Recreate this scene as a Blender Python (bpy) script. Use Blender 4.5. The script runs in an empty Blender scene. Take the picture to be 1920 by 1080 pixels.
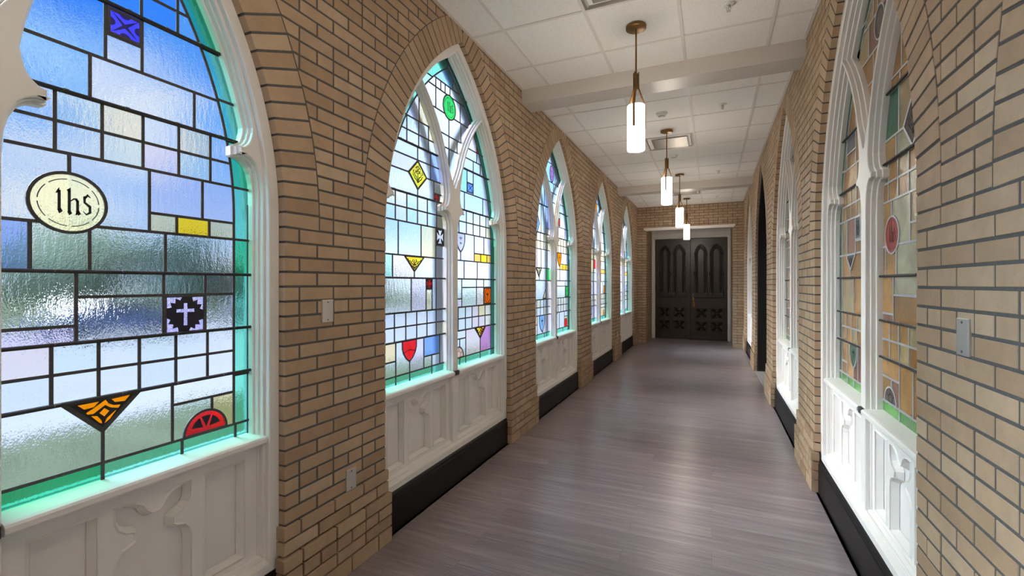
import bpy, bmesh, math, random
from math import sin, cos, pi, sqrt, radians, atan2, acos
from mathutils import Vector, Matrix
from mathutils.geometry import tessellate_polygon

random.seed(7)
scene = bpy.context.scene
COL = scene.collection

# ------------------------------------------------------------------ measures
PITCH = 2.4342          # bay to bay
YC0 = 0.5545            # centre of the first window bay on the left
XL, XR = -1.698, 0.6658 # brick faces
ZC = 3.3513             # ceiling
YEND = 11.737           # far brick wall
YDOOR = 12.95           # face of the oak doors
YNEAR = -5.60
HW = 0.881              # half width of a brick opening
AC, AZ = -0.86, 1.74    # arch centre (right half) relative to bay centre
RI, RE = 1.741, 1.93    # intrados, extrados
COURSE = 0.065
Z0 = 0.019
RSHIFT = -0.0385

# ------------------------------------------------------------------ helpers
def tag(o, label=None, cat=None, group=None, kind=None):
    if label: o['label'] = label
    if cat: o['category'] = cat
    if group: o['group'] = group
    if kind: o['kind'] = kind
    return o

def empty(name, loc, rz=0.0):
    o = bpy.data.objects.new(name, None)
    o.empty_display_size = 0.1
    COL.objects.link(o)
    o.location = loc
    o.rotation_euler = (0, 0, rz)
    return o

class MB:
    """collects polygons, then links them as one mesh object"""
    def __init__(self):
        self.v, self.f, self.m, self.mats = [], [], [], []
    def mi(self, mat):
        if mat not in self.mats: self.mats.append(mat)
        return self.mats.index(mat)
    def add(self, pts, faces, mat):
        b = len(self.v)
        self.v.extend([tuple(p) for p in pts])
        k = self.mi(mat)
        for f in faces:
            self.f.append([b + i for i in f]); self.m.append(k)
    def poly(self, pts, mat):
        self.add(pts, [list(range(len(pts)))], mat)
    def box(self, a, b, mat, bev=0.0):
        x0, y0, z0 = [min(a[i], b[i]) for i in range(3)]
        x1, y1, z1 = [max(a[i], b[i]) for i in range(3)]
        if bev <= 0:
            p = [(x0,y0,z0),(x1,y0,z0),(x1,y1,z0),(x0,y1,z0),(x0,y0,z1),(x1,y0,z1),(x1,y1,z1),(x0,y1,z1)]
            self.add(p, [(3,2,1,0),(4,5,6,7),(0,1,5,4),(1,2,6,5),(2,3,7,6),(3,0,4,7)], mat)
            return
        bm = bmesh.new()
        bmesh.ops.create_cube(bm, size=1.0)
        for v in bm.verts:
            v.co = Vector(((x0+x1)/2 + v.co.x*(x1-x0), (y0+y1)/2 + v.co.y*(y1-y0), (z0+z1)/2 + v.co.z*(z1-z0)))
        bmesh.ops.bevel(bm, geom=bm.edges[:], offset=bev, segments=2, affect='EDGES', profile=0.5)
        self.bm(bm, mat)
    def bm(self, bm, mat):
        bm.verts.ensure_lookup_table(); bm.verts.index_update()
        self.add([v.co[:] for v in bm.verts], [[v.index for v in f.verts] for f in bm.faces], mat)
        bm.free()
    def lathe(self, prof, c, mat, seg=32, axis='z'):
        pts, faces = [], []
        n = len(prof)
        for i in range(seg):
            a = 2*pi*i/seg
            for r, z in prof:
                if axis == 'z': pts.append((c[0]+r*cos(a), c[1]+r*sin(a), c[2]+z))
                elif axis == 'y': pts.append((c[0]+r*cos(a), c[1]+z, c[2]+r*sin(a)))
                else: pts.append((c[0]+z, c[1]+r*cos(a), c[2]+r*sin(a)))
        for i in range(seg):
            j = (i+1) % seg
            for k in range(n-1):
                faces.append((i*n+k, j*n+k, j*n+k+1, i*n+k+1))
        self.add(pts, faces, mat)
    def tube(self, path, r, mat, seg=10, cap=True):
        path = [Vector(p) for p in path]
        pts, faces = [], []
        for i, p in enumerate(path):
            t = (path[min(i+1, len(path)-1)] - path[max(i-1, 0)]).normalized()
            a = Vector((0,0,1)) if abs(t.z) < 0.9 else Vector((1,0,0))
            u = t.cross(a).normalized(); w = t.cross(u)
            for k in range(seg):
                an = 2*pi*k/seg
                pts.append(p + (u*cos(an) + w*sin(an))*r)
        for i in range(len(path)-1):
            for k in range(seg):
                l = (k+1) % seg
                faces.append((i*seg+k, i*seg+l, (i+1)*seg+l, (i+1)*seg+k))
        if cap:
            faces.append(list(range(seg))[::-1])
            faces.append([(len(path)-1)*seg+k for k in range(seg)])
        self.add(pts, faces, mat)
    def strap(self, path, w, t, side, mat):
        """flat bar swept along a path; side = unit vector across its width"""
        path = [Vector(p) for p in path]; side = Vector(side).normalized()
        pts, faces = [], []
        for i, p in enumerate(path):
            tg = (path[min(i+1, len(path)-1)] - path[max(i-1, 0)]).normalized()
            n = tg.cross(side).normalized()
            for a, b in ((-1,-1),(1,-1),(1,1),(-1,1)):
                pts.append(p + side*(a*w/2) + n*(b*t/2))
        for i in range(len(path)-1):
            for k in range(4):
                l = (k+1) % 4
                faces.append((i*4+k, i*4+l, (i+1)*4+l, (i+1)*4+k))
        faces.append((3,2,1,0)); e = (len(path)-1)*4
        faces.append((e,e+1,e+2,e+3))
        self.add(pts, faces, mat)
    def build(self, name, parent=None, smooth=False, recalc=True, auto=None):
        me = bpy.data.meshes.new(name)
        me.from_pydata(self.v, [], self.f)
        for m in self.mats: me.materials.append(m)
        me.polygons.foreach_set('material_index', self.m)
        if recalc:
            bm = bmesh.new(); bm.from_mesh(me)
            bmesh.ops.recalc_face_normals(bm, faces=bm.faces[:])
            bm.to_mesh(me); bm.free()
        if smooth or auto:
            me.polygons.foreach_set('use_smooth', [True]*len(me.polygons))
            if auto:
                me.set_sharp_from_angle(angle=radians(auto))
        me.update()
        o = bpy.data.objects.new(name, me)
        COL.objects.link(o)
        if parent is not None: o.parent = parent
        return o

# ---- 2D polygon tools in the plane of a wall: (s, z)
def area(p):
    return 0.5*sum(p[i][0]*p[(i+1)%len(p)][1]-p[(i+1)%len(p)][0]*p[i][1] for i in range(len(p)))
def ccw(p): return list(p) if area(p) > 0 else list(reversed(p))
def cw(p): return list(p) if area(p) < 0 else list(reversed(p))
def clip(sub, cl):
    """Sutherland-Hodgman; cl convex, CCW"""
    cl = ccw(cl); out = list(sub)
    for i in range(len(cl)):
        a, b = cl[i], cl[(i+1) % len(cl)]
        if not out: return []
        src, out = out, []
        def side(p): return (b[0]-a[0])*(p[1]-a[1]) - (b[1]-a[1])*(p[0]-a[0])
        for j in range(len(src)):
            p, q = src[j], src[(j+1) % len(src)]
            sp, sq = side(p), side(q)
            if sp >= 0: out.append(p)
            if (sp > 0 and sq < 0) or (sp < 0 and sq > 0):
                t = sp/(sp-sq)
                out.append((p[0]+t*(q[0]-p[0]), p[1]+t*(q[1]-p[1])))
    res = []
    for p in out:
        if not res or abs(p[0]-res[-1][0])+abs(p[1]-res[-1][1]) > 1e-6: res.append(p)
    if len(res) > 1 and abs(res[0][0]-res[-1][0])+abs(res[0][1]-res[-1][1]) < 1e-6: res.pop()
    return res if len(res) >= 3 and abs(area(res)) > 1e-7 else []
def offset(p, d):
    """every edge moved d to its left, corners mitred"""
    n = len(p); out = []
    for i in range(n):
        a, b, c = p[i-1], p[i], p[(i+1) % n]
        e1 = Vector((b[0]-a[0], b[1]-a[1])); e2 = Vector((c[0]-b[0], c[1]-b[1]))
        if e1.length < 1e-9: e1 = e2
        if e2.length < 1e-9: e2 = e1
        n1 = Vector((-e1.y, e1.x)).normalized(); n2 = Vector((-e2.y, e2.x)).normalized()
        m = n1 + n2
        if m.length < 0.3: m = n1.copy(); k = 1.0
        else:
            m.normalize(); k = 1.0/max(0.45, m.dot(n1))
        out.append((b[0]+m.x*d*k, b[1]+m.y*d*k))
    return out
def rect(s0, z0, s1, z1): return [(s0,z0),(s1,z0),(s1,z1),(s0,z1)]
def ellipse(c, rx, rz, n=32, a0=0, a1=2*pi):
    full = abs(a1-a0-2*pi) < 1e-6
    k = n if full else n+1
    return [(c[0]+rx*cos(a0+(a1-a0)*i/n), c[1]+rz*sin(a0+(a1-a0)*i/n)) for i in range(k)]
def stroke(pts, w):
    """polyline with (half-)width list -> quads"""
    if not isinstance(w, (list, tuple)): w = [w]*len(pts)
    L, R = [], []
    for i, p in enumerate(pts):
        a = pts[max(0, i-1)]; b = pts[min(len(pts)-1, i+1)]
        t = Vector((b[0]-a[0], b[1]-a[1]))
        t = t.normalized() if t.length > 1e-9 else Vector((1,0))
        n = (-t.y, t.x)
        L.append((p[0]+n[0]*w[i]/2, p[1]+n[1]*w[i]/2)); R.append((p[0]-n[0]*w[i]/2, p[1]-n[1]*w[i]/2))
    return [[L[i], R[i], R[i+1], L[i+1]] for i in range(len(pts)-1)]

def plate(mb, T, outer, holes, d0, d1, mat, ch=0.0, back=True):
    """flat board with holes, front at depth d0, back at d1, chamfered front edges"""
    loops = [ccw(outer)] + [cw(h) for h in holes]
    front = [offset(l, ch) if ch > 0 else l for l in loops]
    base = len(mb.v); k = mb.mi(mat)
    idx_f, idx_m, idx_b = [], [], []
    for l in front:
        s = len(mb.v); mb.v.extend([T(p[0], p[1], d0) for p in l]); idx_f.append(range(s, s+len(l)))
    if ch > 0:
        for l in loops:
            s = len(mb.v); mb.v.extend([T(p[0], p[1], d0+ch) for p in l]); idx_m.append(range(s, s+len(l)))
    else: idx_m = idx_f
    for l in loops:
        s = len(mb.v); mb.v.extend([T(p[0], p[1], d1) for p in l]); idx_b.append(range(s, s+len(l)))
    def cap(ls, idx, flip):
        flat = [i for r in idx for i in r]
        for t in tessellate_polygon([[Vector((p[0], p[1], 0)) for p in l] for l in ls]):
            a, b, c = t
            q = [flat[a], flat[b], flat[c]]
            P = [pp for l in ls for pp in l]
            if (area([P[a], P[b], P[c]]) < 0) != flip: q.reverse()
            mb.f.append(q); mb.m.append(k)
    cap(front, idx_f, False)
    if back: cap(loops, idx_b, True)
    for A, B in ((idx_f, idx_m), (idx_m, idx_b)):
        if A is B: continue
        for ra, rb in zip(A, B):
            n = len(ra)
            for i in range(n):
                j = (i+1) % n
                mb.f.append([ra[i], rb[i], rb[j], ra[j]]); mb.m.append(k)

# ------------------------------------------------------------------ materials
MATS = {}
def newmat(name):
    m = bpy.data.materials.new(name); m.use_nodes = True
    m.node_tree.nodes.clear()
    MATS[name] = m
    return m, m.node_tree.nodes, m.node_tree.links
def lin(r, g, b):
    f = lambda c: (c/255/12.92) if c/255 <= 0.04045 else ((c/255+0.055)/1.055)**2.4
    return (f(r), f(g), f(b), 1.0)
def out(n, l, sock):
    o = n.new('ShaderNodeOutputMaterial'); l.new(sock, o.inputs['Surface']); return o
def principled(n, **kw):
    b = n.new('ShaderNodeBsdfPrincipled')
    for k, v in kw.items(): b.inputs[k].default_value = v
    return b
def noise(n, l, vec, scale, detail=4, rough=0.55, sc=None):
    t = n.new('ShaderNodeTexNoise'); t.inputs['Scale'].default_value = scale
    t.inputs['Detail'].default_value = detail; t.inputs['Roughness'].default_value = rough
    if sc is not None:
        mp = n.new('ShaderNodeMapping'); mp.inputs['Scale'].default_value = sc
        l.new(vec, mp.inputs['Vector']); vec = mp.outputs['Vector']
    l.new(vec, t.inputs['Vector'])
    return t
def ramp(n, l, fac, stops):
    r = n.new('ShaderNodeValToRGB'); e = r.color_ramp.elements
    while len(e) < len(stops): e.new(0.5)
    for i, (p, c) in enumerate(stops):
        e[i].position = p; e[i].color = c if len(c) == 4 else (*c, 1)
    l.new(fac, r.inputs['Fac']); return r
def bump(n, l, h, strength, dist=0.002):
    b = n.new('ShaderNodeBump'); b.inputs['Strength'].default_value = strength
    b.inputs['Distance'].default_value = dist; l.new(h, b.inputs['Height']); return b
def mixc(n, l, fac, a, b, mode='MIX'):
    m = n.new('ShaderNodeMix'); m.data_type = 'RGBA'; m.blend_type = mode
    for s, v in ((0, fac), (6, a), (7, b)):
        if hasattr(v, 'links'): l.new(v, m.inputs[s])
        else: m.inputs[s].default_value = v
    return m.outputs[2]

def simple(name, col, rough=0.5, metal=0.0, spec=0.5, nz=0.0, nscale=20, bmp=0.0, coat=0.0):
    m, n, l = newmat(name)
    b = principled(n, **{'Base Color': col, 'Roughness': rough, 'Metallic': metal, 'Specular IOR Level': spec, 'Coat Weight': coat})
    if nz or bmp:
        g = n.new('ShaderNodeNewGeometry')
        t = noise(n, l, g.outputs['Position'], nscale)
        if nz:
            dk = tuple(c*(1-nz) for c in col[:3]) + (1,)
            lt = tuple(min(1, c*(1+nz)) for c in col[:3]) + (1,)
            r = ramp(n, l, t.outputs['Fac'], [(0.3, dk), (0.7, lt)])
            l.new(r.outputs['Color'], b.inputs['Base Color'])
        if bmp:
            l.new(bump(n, l, t.outputs['Fac'], bmp).outputs['Normal'], b.inputs['Normal'])
    out(n, l, b.outputs['BSDF'])
    return m

def mat_brick():
    m, n, l = newmat('buff_brick')
    g = n.new('ShaderNodeNewGeometry')
    r = ramp(n, l, g.outputs['Random Per Island'], [(0.0, lin(166,137,108)), (0.3, lin(178,150,121)), (0.55, lin(185,158,129)), (0.8, lin(174,145,116)), (1.0, lin(191,167,139))])
    t = noise(n, l, g.outputs['Position'], 9, 5, 0.6)
    f = ramp(n, l, t.outputs['Fac'], [(0.3, (0.86,0.85,0.85,1)), (0.7, (1.05,1.05,1.05,1))])
    c = mixc(n, l, 1.0, r.outputs['Color'], f.outputs['Color'], 'MULTIPLY')
    t2 = noise(n, l, g.outputs['Position'], 160, 2, 0.5)
    sp = ramp(n, l, t2.outputs['Fac'], [(0.0, (0.55,0.5,0.45,1)), (0.27, (0.55,0.5,0.45,1)), (0.33, (1,1,1,1))])
    c = mixc(n, l, 0.5, c, sp.outputs['Color'], 'MULTIPLY')
    b = principled(n, **{'Roughness': 0.62, 'Specular IOR Level': 0.35})
    l.new(c, b.inputs['Base Color'])
    t3 = noise(n, l, g.outputs['Position'], 45, 4, 0.6)
    l.new(bump(n, l, t3.outputs['Fac'], 0.25, 0.003).outputs['Normal'], b.inputs['Normal'])
    out(n, l, b.outputs['BSDF']); return m

def mat_floor():
    m, n, l = newmat('grey_oak_plank')
    g = n.new('ShaderNodeNewGeometry')
    br = n.new('ShaderNodeTexBrick')
    br.offset = 0.37; br.offset_frequency = 2; br.squash = 1.0
    for k, v in (('Scale', 1.0), ('Mortar Size', 0.0009), ('Mortar Smooth', 0.1), ('Bias', 0.0), ('Brick Width', 1.22), ('Row Height', 0.152)):
        br.inputs[k].default_value = v
    br.inputs['Color1'].default_value = (0.0,0.0,0.0,1); br.inputs['Color2'].default_value = (1,1,1,1)
    br.inputs['Mortar'].default_value = (0.5,0.5,0.5,1)
    l.new(g.outputs['Position'], br.inputs['Vector'])
    # shift the grain plank by plank
    add = n.new('ShaderNodeVectorMath'); add.operation = 'MULTIPLY_ADD'
    l.new(br.outputs['Color'], add.inputs[0]); add.inputs[1].default_value = (13.7, 9.1, 5.3); l.new(g.outputs['Position'], add.inputs[2])
    v = add.outputs['Vector']
    t1 = noise(n, l, v, 1.0, 6, 0.62, (1.6, 26, 1))
    t2 = noise(n, l, v, 1.0, 4, 0.7, (5, 130, 1))
    wv = n.new('ShaderNodeTexWave'); wv.wave_type = 'BANDS'; wv.bands_direction = 'Y'
    wv.inputs['Scale'].default_value = 5.5; wv.inputs['Distortion'].default_value = 9; wv.inputs['Detail'].default_value = 3; wv.inputs['Detail Scale'].default_value = 1.2
    mp = n.new('ShaderNodeMapping'); mp.inputs['Scale'].default_value = (0.55, 3.2, 1); l.new(v, mp.inputs['Vector']); l.new(mp.outputs['Vector'], wv.inputs['Vector'])
    base = ramp(n, l, t1.outputs['Fac'], [(0.25, lin(124,112,114)), (0.5, lin(144,131,132)), (0.75, lin(168,157,158))])
    pl = ramp(n, l, br.outputs['Color'], [(0.0, (0.88,0.88,0.90,1)), (1.0, (1.09,1.08,1.07,1))])
    c = mixc(n, l, 1.0, base.outputs['Color'], pl.outputs['Color'], 'MULTIPLY')
    fine = ramp(n, l, t2.outputs['Fac'], [(0.35, (0.86,0.86,0.86,1)), (0.65, (1.10,1.10,1.10,1))])
    c = mixc(n, l, 0.7, c, fine.outputs['Color'], 'MULTIPLY')
    wisp = ramp(n, l, wv.outputs['Fac'], [(0.0, (0,0,0,1)), (0.84, (0,0,0,1)), (0.97, (1,1,1,1))])
    t3 = noise(n, l, g.outputs['Position'], 1.3, 2, 0.5)
    wm = ramp(n, l, t3.outputs['Fac'], [(0.44, (0,0,0,1)), (0.62, (0.55,0.55,0.55,1))])
    wfac = mixc(n, l, 1.0, wisp.outputs['Color'], wm.outputs['Color'], 'MULTIPLY')
    c = mixc(n, l, wfac, c, lin(176,163,158))
    seam = ramp(n, l, br.outputs['Fac'], [(0.0, (1,1,1,1)), (1.0, (0.62,0.60,0.60,1))])
    c = mixc(n, l, 1.0, c, seam.outputs['Color'], 'MULTIPLY')
    b = principled(n, **{'Roughness': 0.36, 'Specular IOR Level': 0.5})
    l.new(c, b.inputs['Base Color'])
    rr = ramp(n, l, t1.outputs['Fac'], [(0.3, (0.25,)*3+(1,)), (0.7, (0.38,)*3+(1,))])
    b.inputs['Roughness'].default_value = 0.28
    l.new(bump(n, l, t2.outputs['Fac'], 0.07, 0.0015).outputs['Normal'], b.inputs['Normal'])
    out(n, l, b.outputs['BSDF']); return m

def mat_tile():
    m, n, l = newmat('ceiling_tile')
    g = n.new('ShaderNodeNewGeometry')
    t = noise(n, l, g.outputs['Position'], 130, 4, 0.7)
    r = ramp(n, l, t.outputs['Fac'], [(0.30, lin(170,166,162)), (0.40, lin(240,237,233)), (0.7, lin(247,245,242))])
    b = principled(n, **{'Roughness': 0.9, 'Specular IOR Level': 0.1})
    l.new(r.outputs['Color'], b.inputs['Base Color'])
    l.new(bump(n, l, t.outputs['Fac'], 0.35, 0.002).outputs['Normal'], b.inputs['Normal'])
    out(n, l, b.outputs['BSDF']); return m

def mat_wood():
    m, n, l = newmat('dark_stained_oak')
    g = n.new('ShaderNodeNewGeometry')
    t = noise(n, l, g.outputs['Position'], 1.0, 6, 0.65, (40, 40, 5))
    r = ramp(n, l, t.outputs['Fac'], [(0.3, lin(34,26,17)), (0.6, lin(56,42,28)), (0.8, lin(76,57,37))])
    b = principled(n, **{'Roughness': 0.30, 'Specular IOR Level': 0.5})
    l.new(r.outputs['Color'], b.inputs['Base Color'])
    l.new(bump(n, l, t.outputs['Fac'], 0.3, 0.002).outputs['Normal'], b.inputs['Normal'])
    out(n, l, b.outputs['BSDF']); return m

def glass(name, col, rough=0.18, streak=0.6, milk=0.0, scale=1.0, ior=1.13):
    """clear or tinted cathedral glass: rippled, seedy, slightly milky"""
    m, n, l = newmat('glass_' + name)
    g = n.new('ShaderNodeNewGeometry')
    t = noise(n, l, g.outputs['Position'], 1.0, 3, 0.6, (70*scale, 70*scale, 18*scale))
    t2 = noise(n, l, g.outputs['Position'], 1.0, 2, 0.5, (230, 230, 160))
    a = n.new('ShaderNodeMath'); a.operation = 'MULTIPLY_ADD'; a.inputs[1].default_value = 0.35
    l.new(t2.outputs['Fac'], a.inputs[0]); l.new(t.outputs['Fac'], a.inputs[2])
    bp = bump(n, l, a.outputs[0], streak, 0.006)
    rf = n.new('ShaderNodeBsdfRefraction'); rf.inputs['IOR'].default_value = ior; rf.inputs['Roughness'].default_value = rough
    sd = ramp(n, l, t2.outputs['Fac'], [(0.0, (0.55,0.55,0.55,1)), (0.27, (0.6,0.6,0.6,1)), (0.34, (1,1,1,1))])
    c = mixc(n, l, 0.6, col, sd.outputs['Color'], 'MULTIPLY')
    l.new(c, rf.inputs['Color']); l.new(bp.outputs['Normal'], rf.inputs['Normal'])
    tr = n.new('ShaderNodeBsdfTranslucent'); l.new(c, tr.inputs['Color'])
    mx = n.new('ShaderNodeMixShader'); mx.inputs[0].default_value = milk*0.6
    l.new(rf.outputs[0], mx.inputs[1]); l.new(tr.outputs[0], mx.inputs[2])
    gl = n.new('ShaderNodeBsdfGlossy'); gl.inputs['Roughness'].default_value = 0.12; l.new(bp.outputs['Normal'], gl.inputs['Normal'])
    mg = n.new('ShaderNodeMixShader'); mg.inputs[0].default_value = 0.03
    l.new(mx.outputs[0], mg.inputs[1]); l.new(gl.outputs[0], mg.inputs[2])
    out(n, l, mg.outputs[0]); return m

def opal(name, col, rough=0.11):
    """dense opalescent glass with a dim room behind it"""
    m, n, l = newmat('opal_' + name)
    g = n.new('ShaderNodeNewGeometry')
    t = noise(n, l, g.outputs['Position'], 1.0, 4, 0.65, (90, 90, 28))
    t2 = noise(n, l, g.outputs['Position'], 6.0, 3, 0.6)
    r = ramp(n, l, t2.outputs['Fac'], [(0.3, (0.62,0.62,0.62,1)), (0.7, (1.2,1.2,1.2,1))])
    c = mixc(n, l, 1.0, col, r.outputs['Color'], 'MULTIPLY')
    b = principled(n, **{'Roughness': rough, 'Specular IOR Level': 0.7})
    l.new(c, b.inputs['Base Color'])
    l.new(bump(n, l, t.outputs['Fac'], 0.55, 0.004).outputs['Normal'], b.inputs['Normal'])
    out(n, l, b.outputs['BSDF']); return m

BRICK = mat_brick()
MORTAR = simple('mortar', lin(95,92,89), 0.95, nz=0.12, nscale=60, spec=0.1)
FLOOR = mat_floor()
TILE = mat_tile()
GRID = simple('grid_white', lin(226,220,215), 0.6)
WOOD = mat_wood()
DARKDOOR = simple('ebony_stain', lin(24,19,16), 0.45, nz=0.15, nscale=30)
WHITE = simple('white_paint', lin(230,225,220), 0.42, nz=0.02, nscale=8)
BASEB = simple('dark_vinyl_base', lin(15,13,12), 0.45, spec=0.3)
BEAM = simple('greige_paint', lin(205,197,190), 0.38, spec=0.5)
LEAD_BACKLIT = simple('lead_came_backlit', lin(74,72,72), 0.6, nz=0.2, nscale=120, spec=0.3)  # daylight-side cames, backlit darkness put into the colour
LEAD_LIT = simple('lead_came_lit', lin(192,195,200), 0.42, metal=0.55, nz=0.15, nscale=120)  # same lead on the amber side, lit brightness put into the colour
BAR = simple('saddle_bar_iron', lin(58,54,52), 0.5, metal=0.5)
WIRE = simple('tie_wire', lin(150,145,140), 0.4, metal=0.8)
BRASS = simple('aged_brass', lin(140,106,66), 0.38, metal=0.95, nz=0.12, nscale=40)
STEEL = simple('brushed_steel', lin(205,200,194), 0.36, metal=0.7)
SATIN = simple('satin_aluminium', lin(168,160,152), 0.42, metal=0.75)
SCREW = simple('screw_steel', lin(120,118,115), 0.35, metal=0.9)
PLASTIC = simple('white_plastic', lin(228,226,222), 0.4)
DARKMETAL = simple('dark_bracket', lin(72,72,74), 0.5, metal=0.5)
PAINT = simple('glass_paint_black', (0.010,0.009,0.009,1), 0.55)
PBLUE = simple('glass_paint_navy', lin(26,22,140), 0.5)
PNIGHT = simple('glass_paint_violet_black', lin(17,12,34), 0.5)
PPURP = simple('glass_paint_purple', lin(86,70,130), 0.5)
STORM = simple('storm_sash_grey', lin(190,197,204), 0.6, spec=0.0)
ASPHALT = simple('asphalt', (0.33,0.325,0.325,1), 0.9, spec=0.0, nz=0.1, nscale=2)
CONCRETE = simple('concrete', (0.36,0.355,0.345,1), 0.9, spec=0.0, nz=0.06, nscale=3)
GRASS = simple('grass', (0.13,0.15,0.095,1), 0.95, spec=0.0, nz=0.35, nscale=3)
LEAF = simple('foliage', (0.21,0.25,0.16,1), 0.9, spec=0.0, nz=0.45, nscale=4)
LEAF2 = simple('foliage_dark', (0.11,0.15,0.11,1), 0.9, spec=0.0, nz=0.45, nscale=4)
LEAF3 = simple('foliage_russet', (0.22,0.165,0.17,1), 0.9, spec=0.0, nz=0.4, nscale=4)
BARK = simple('bark', lin(92,80,70), 0.9, spec=0.0)
CARBLUE = simple('car_blue', (0.045,0.085,0.17,1), 0.25, coat=0.6)
CARSILV = simple('car_silver', (0.11,0.12,0.135,1), 0.25, coat=0.6)
CARGLS = simple('car_glass', lin(40,46,54), 0.1)
TYRE = simple('tyre', lin(30,30,30), 0.8)
GREYTHRESH = simple('threshold_grey', lin(150,146,146), 0.6)
PLASTER = simple('plaster_white', lin(205,198,190), 0.7)
DENIM = simple('house_cladding', lin(190,186,180), 0.8)
ROOFM = simple('house_roof', lin(110,104,104), 0.8)

def mat_alabaster():
    m, n, l = newmat('lit_alabaster')
    g = n.new('ShaderNodeNewGeometry')
    t = noise(n, l, g.outputs['Position'], 1.0, 5, 0.65, (14, 14, 30))
    t.inputs['Distortion'].default_value = 1.6
    r = ramp(n, l, t.outputs['Fac'], [(0.32, (1.0,0.76,0.54,1)), (0.5, (1.0,0.91,0.79,1)), (0.7, (1.0,0.95,0.86,1))])
    s = ramp(n, l, t.outputs['Fac'], [(0.3, (0.55,)*3+(1,)), (0.6, (1.0,)*3+(1,))])
    e = n.new('ShaderNodeEmission'); l.new(r.outputs['Color'], e.inputs['Color'])
    mu = n.new('ShaderNodeMath'); mu.operation = 'MULTIPLY'; mu.inputs[1].default_value = LAMP
    l.new(s.outputs['Color'], mu.inputs[0]); l.new(mu.outputs[0], e.inputs['Strength'])
    b = principled(n, **{'Base Color': lin(240,230,215), 'Roughness': 0.4})
    a = n.new('ShaderNodeAddShader'); l.new(e.outputs[0], a.inputs[0]); l.new(b.outputs[0], a.inputs[1])
    out(n, l, a.outputs[0]); return m
LAMP = 29.0
SHADE = mat_alabaster()

# stained glass palette (transmission colours)
G = {}
for nm, c, kw in [
    ('clear', (0.90,0.94,0.96,1), {}),
    ('pale', (0.86,0.92,0.93,1), {}),
    ('sea', (0.80,0.90,0.88,1), {}),
    ('ice', (0.80,0.88,0.97,1), {}),
    ('water', (0.94,0.95,0.96,1), dict(rough=0.10, streak=1.0, scale=0.45)),
    ('rain', (0.92,0.95,0.95,1), dict(rough=0.12, streak=0.9, scale=0.6)),
    ('cream', (0.97,0.90,0.72,1), {}),
    ('straw', (0.98,0.84,0.52,1), {}),
    ('lilac', (0.86,0.82,0.94,1), {}),
    ('crackle', (0.86,0.80,0.95,1), dict(rough=0.05, streak=1.0, scale=0.5)),
    ('rose', (0.90,0.82,0.80,1), {}),
    ('mauve', (0.62,0.30,0.58,1), dict(milk=0.06)),
    ('sky', (0.38,0.68,0.98,1), {}),
    ('periwinkle', (0.42,0.55,0.95,1), dict(milk=0.04)),
    ('cobalt', (0.25,0.45,0.88,1), dict(milk=0.06)),
    ('emerald', (0.08,0.68,0.36,1), dict(milk=0.03)),
    ('teal', (0.23,0.82,0.60,1), dict(milk=0.03)),
    ('aqua', (0.50,0.86,0.82,1), dict(milk=0.03)),
    ('amber', (1.0,0.64,0.03,1), dict(milk=0.18)),
    ('gold', (1.0,0.55,0.12,1), dict(milk=0.10)),
    ('lemon', (1.0,0.80,0.05,1), dict(milk=0.3)),
    ('orange', (1.0,0.28,0.0,1), dict(milk=0.08)),
    ('burnt', (0.86,0.22,0.02,1), dict(milk=0.14)),
    ('ruby', (0.90,0.02,0.03,1), dict(milk=0.16)),
    ('lime', (0.08,0.95,0.16,1), dict(milk=0.12)),
    ('green', (0.05,0.62,0.14,1), dict(milk=0.14)),
    ('blush', (0.80,0.48,0.38,1), dict(milk=0.12)),
    ('violetblue', (0.25,0.24,0.95,1), dict(milk=0.1)),
    ('lavender', (0.72,0.62,0.98,1), dict(milk=0.3)),
    ('parchment', (1.0,0.87,0.52,1), dict(milk=0.24)),
    ('milk', (0.95,0.96,1.0,1), dict(milk=0.35)),
    ('plum', (0.46,0.22,0.50,1), dict(milk=0.12)),
]:
    G[nm] = glass(nm, c, **kw)
O = {}
for nm, c in [('amber', lin(160,116,60)), ('honey', lin(178,132,72)), ('tan', lin(168,146,104)), ('olive', lin(150,142,104)),
              ('rose', lin(136,92,72)), ('plum', lin(74,62,60)), ('green', lin(44,100,72)), ('leaf', lin(84,150,66)),
              ('bottle', lin(26,72,42)), ('slate', lin(88,90,98)), ('dark', lin(60,60,62)), ('red', lin(170,52,36)), ('pearl', lin(172,168,140))]:
    O[nm] = opal(nm, c)

# ------------------------------------------------------------------ brickwork
def brick_prism(mb, T, p, d, depth=0.05, ch=0.0016):
    p = ccw(p)
    q = offset(p, ch)
    if abs(area(q)) < 1e-6 or area(q) < 0: q = p
    d = d + random.uniform(-0.0012, 0.0012)
    n = len(p)
    pts = [T(a, b, d) for a, b in q] + [T(a, b, d+ch) for a, b in p] + [T(a, b, d+depth) for a, b in p]
    f = [list(range(n))]
    for k in (0, n):
        for i in range(n):
            j = (i+1) % n
            f.append([k+i, k+n+i, k+n+j, k+j])
    mb.add(pts, f, BRICK)

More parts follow.
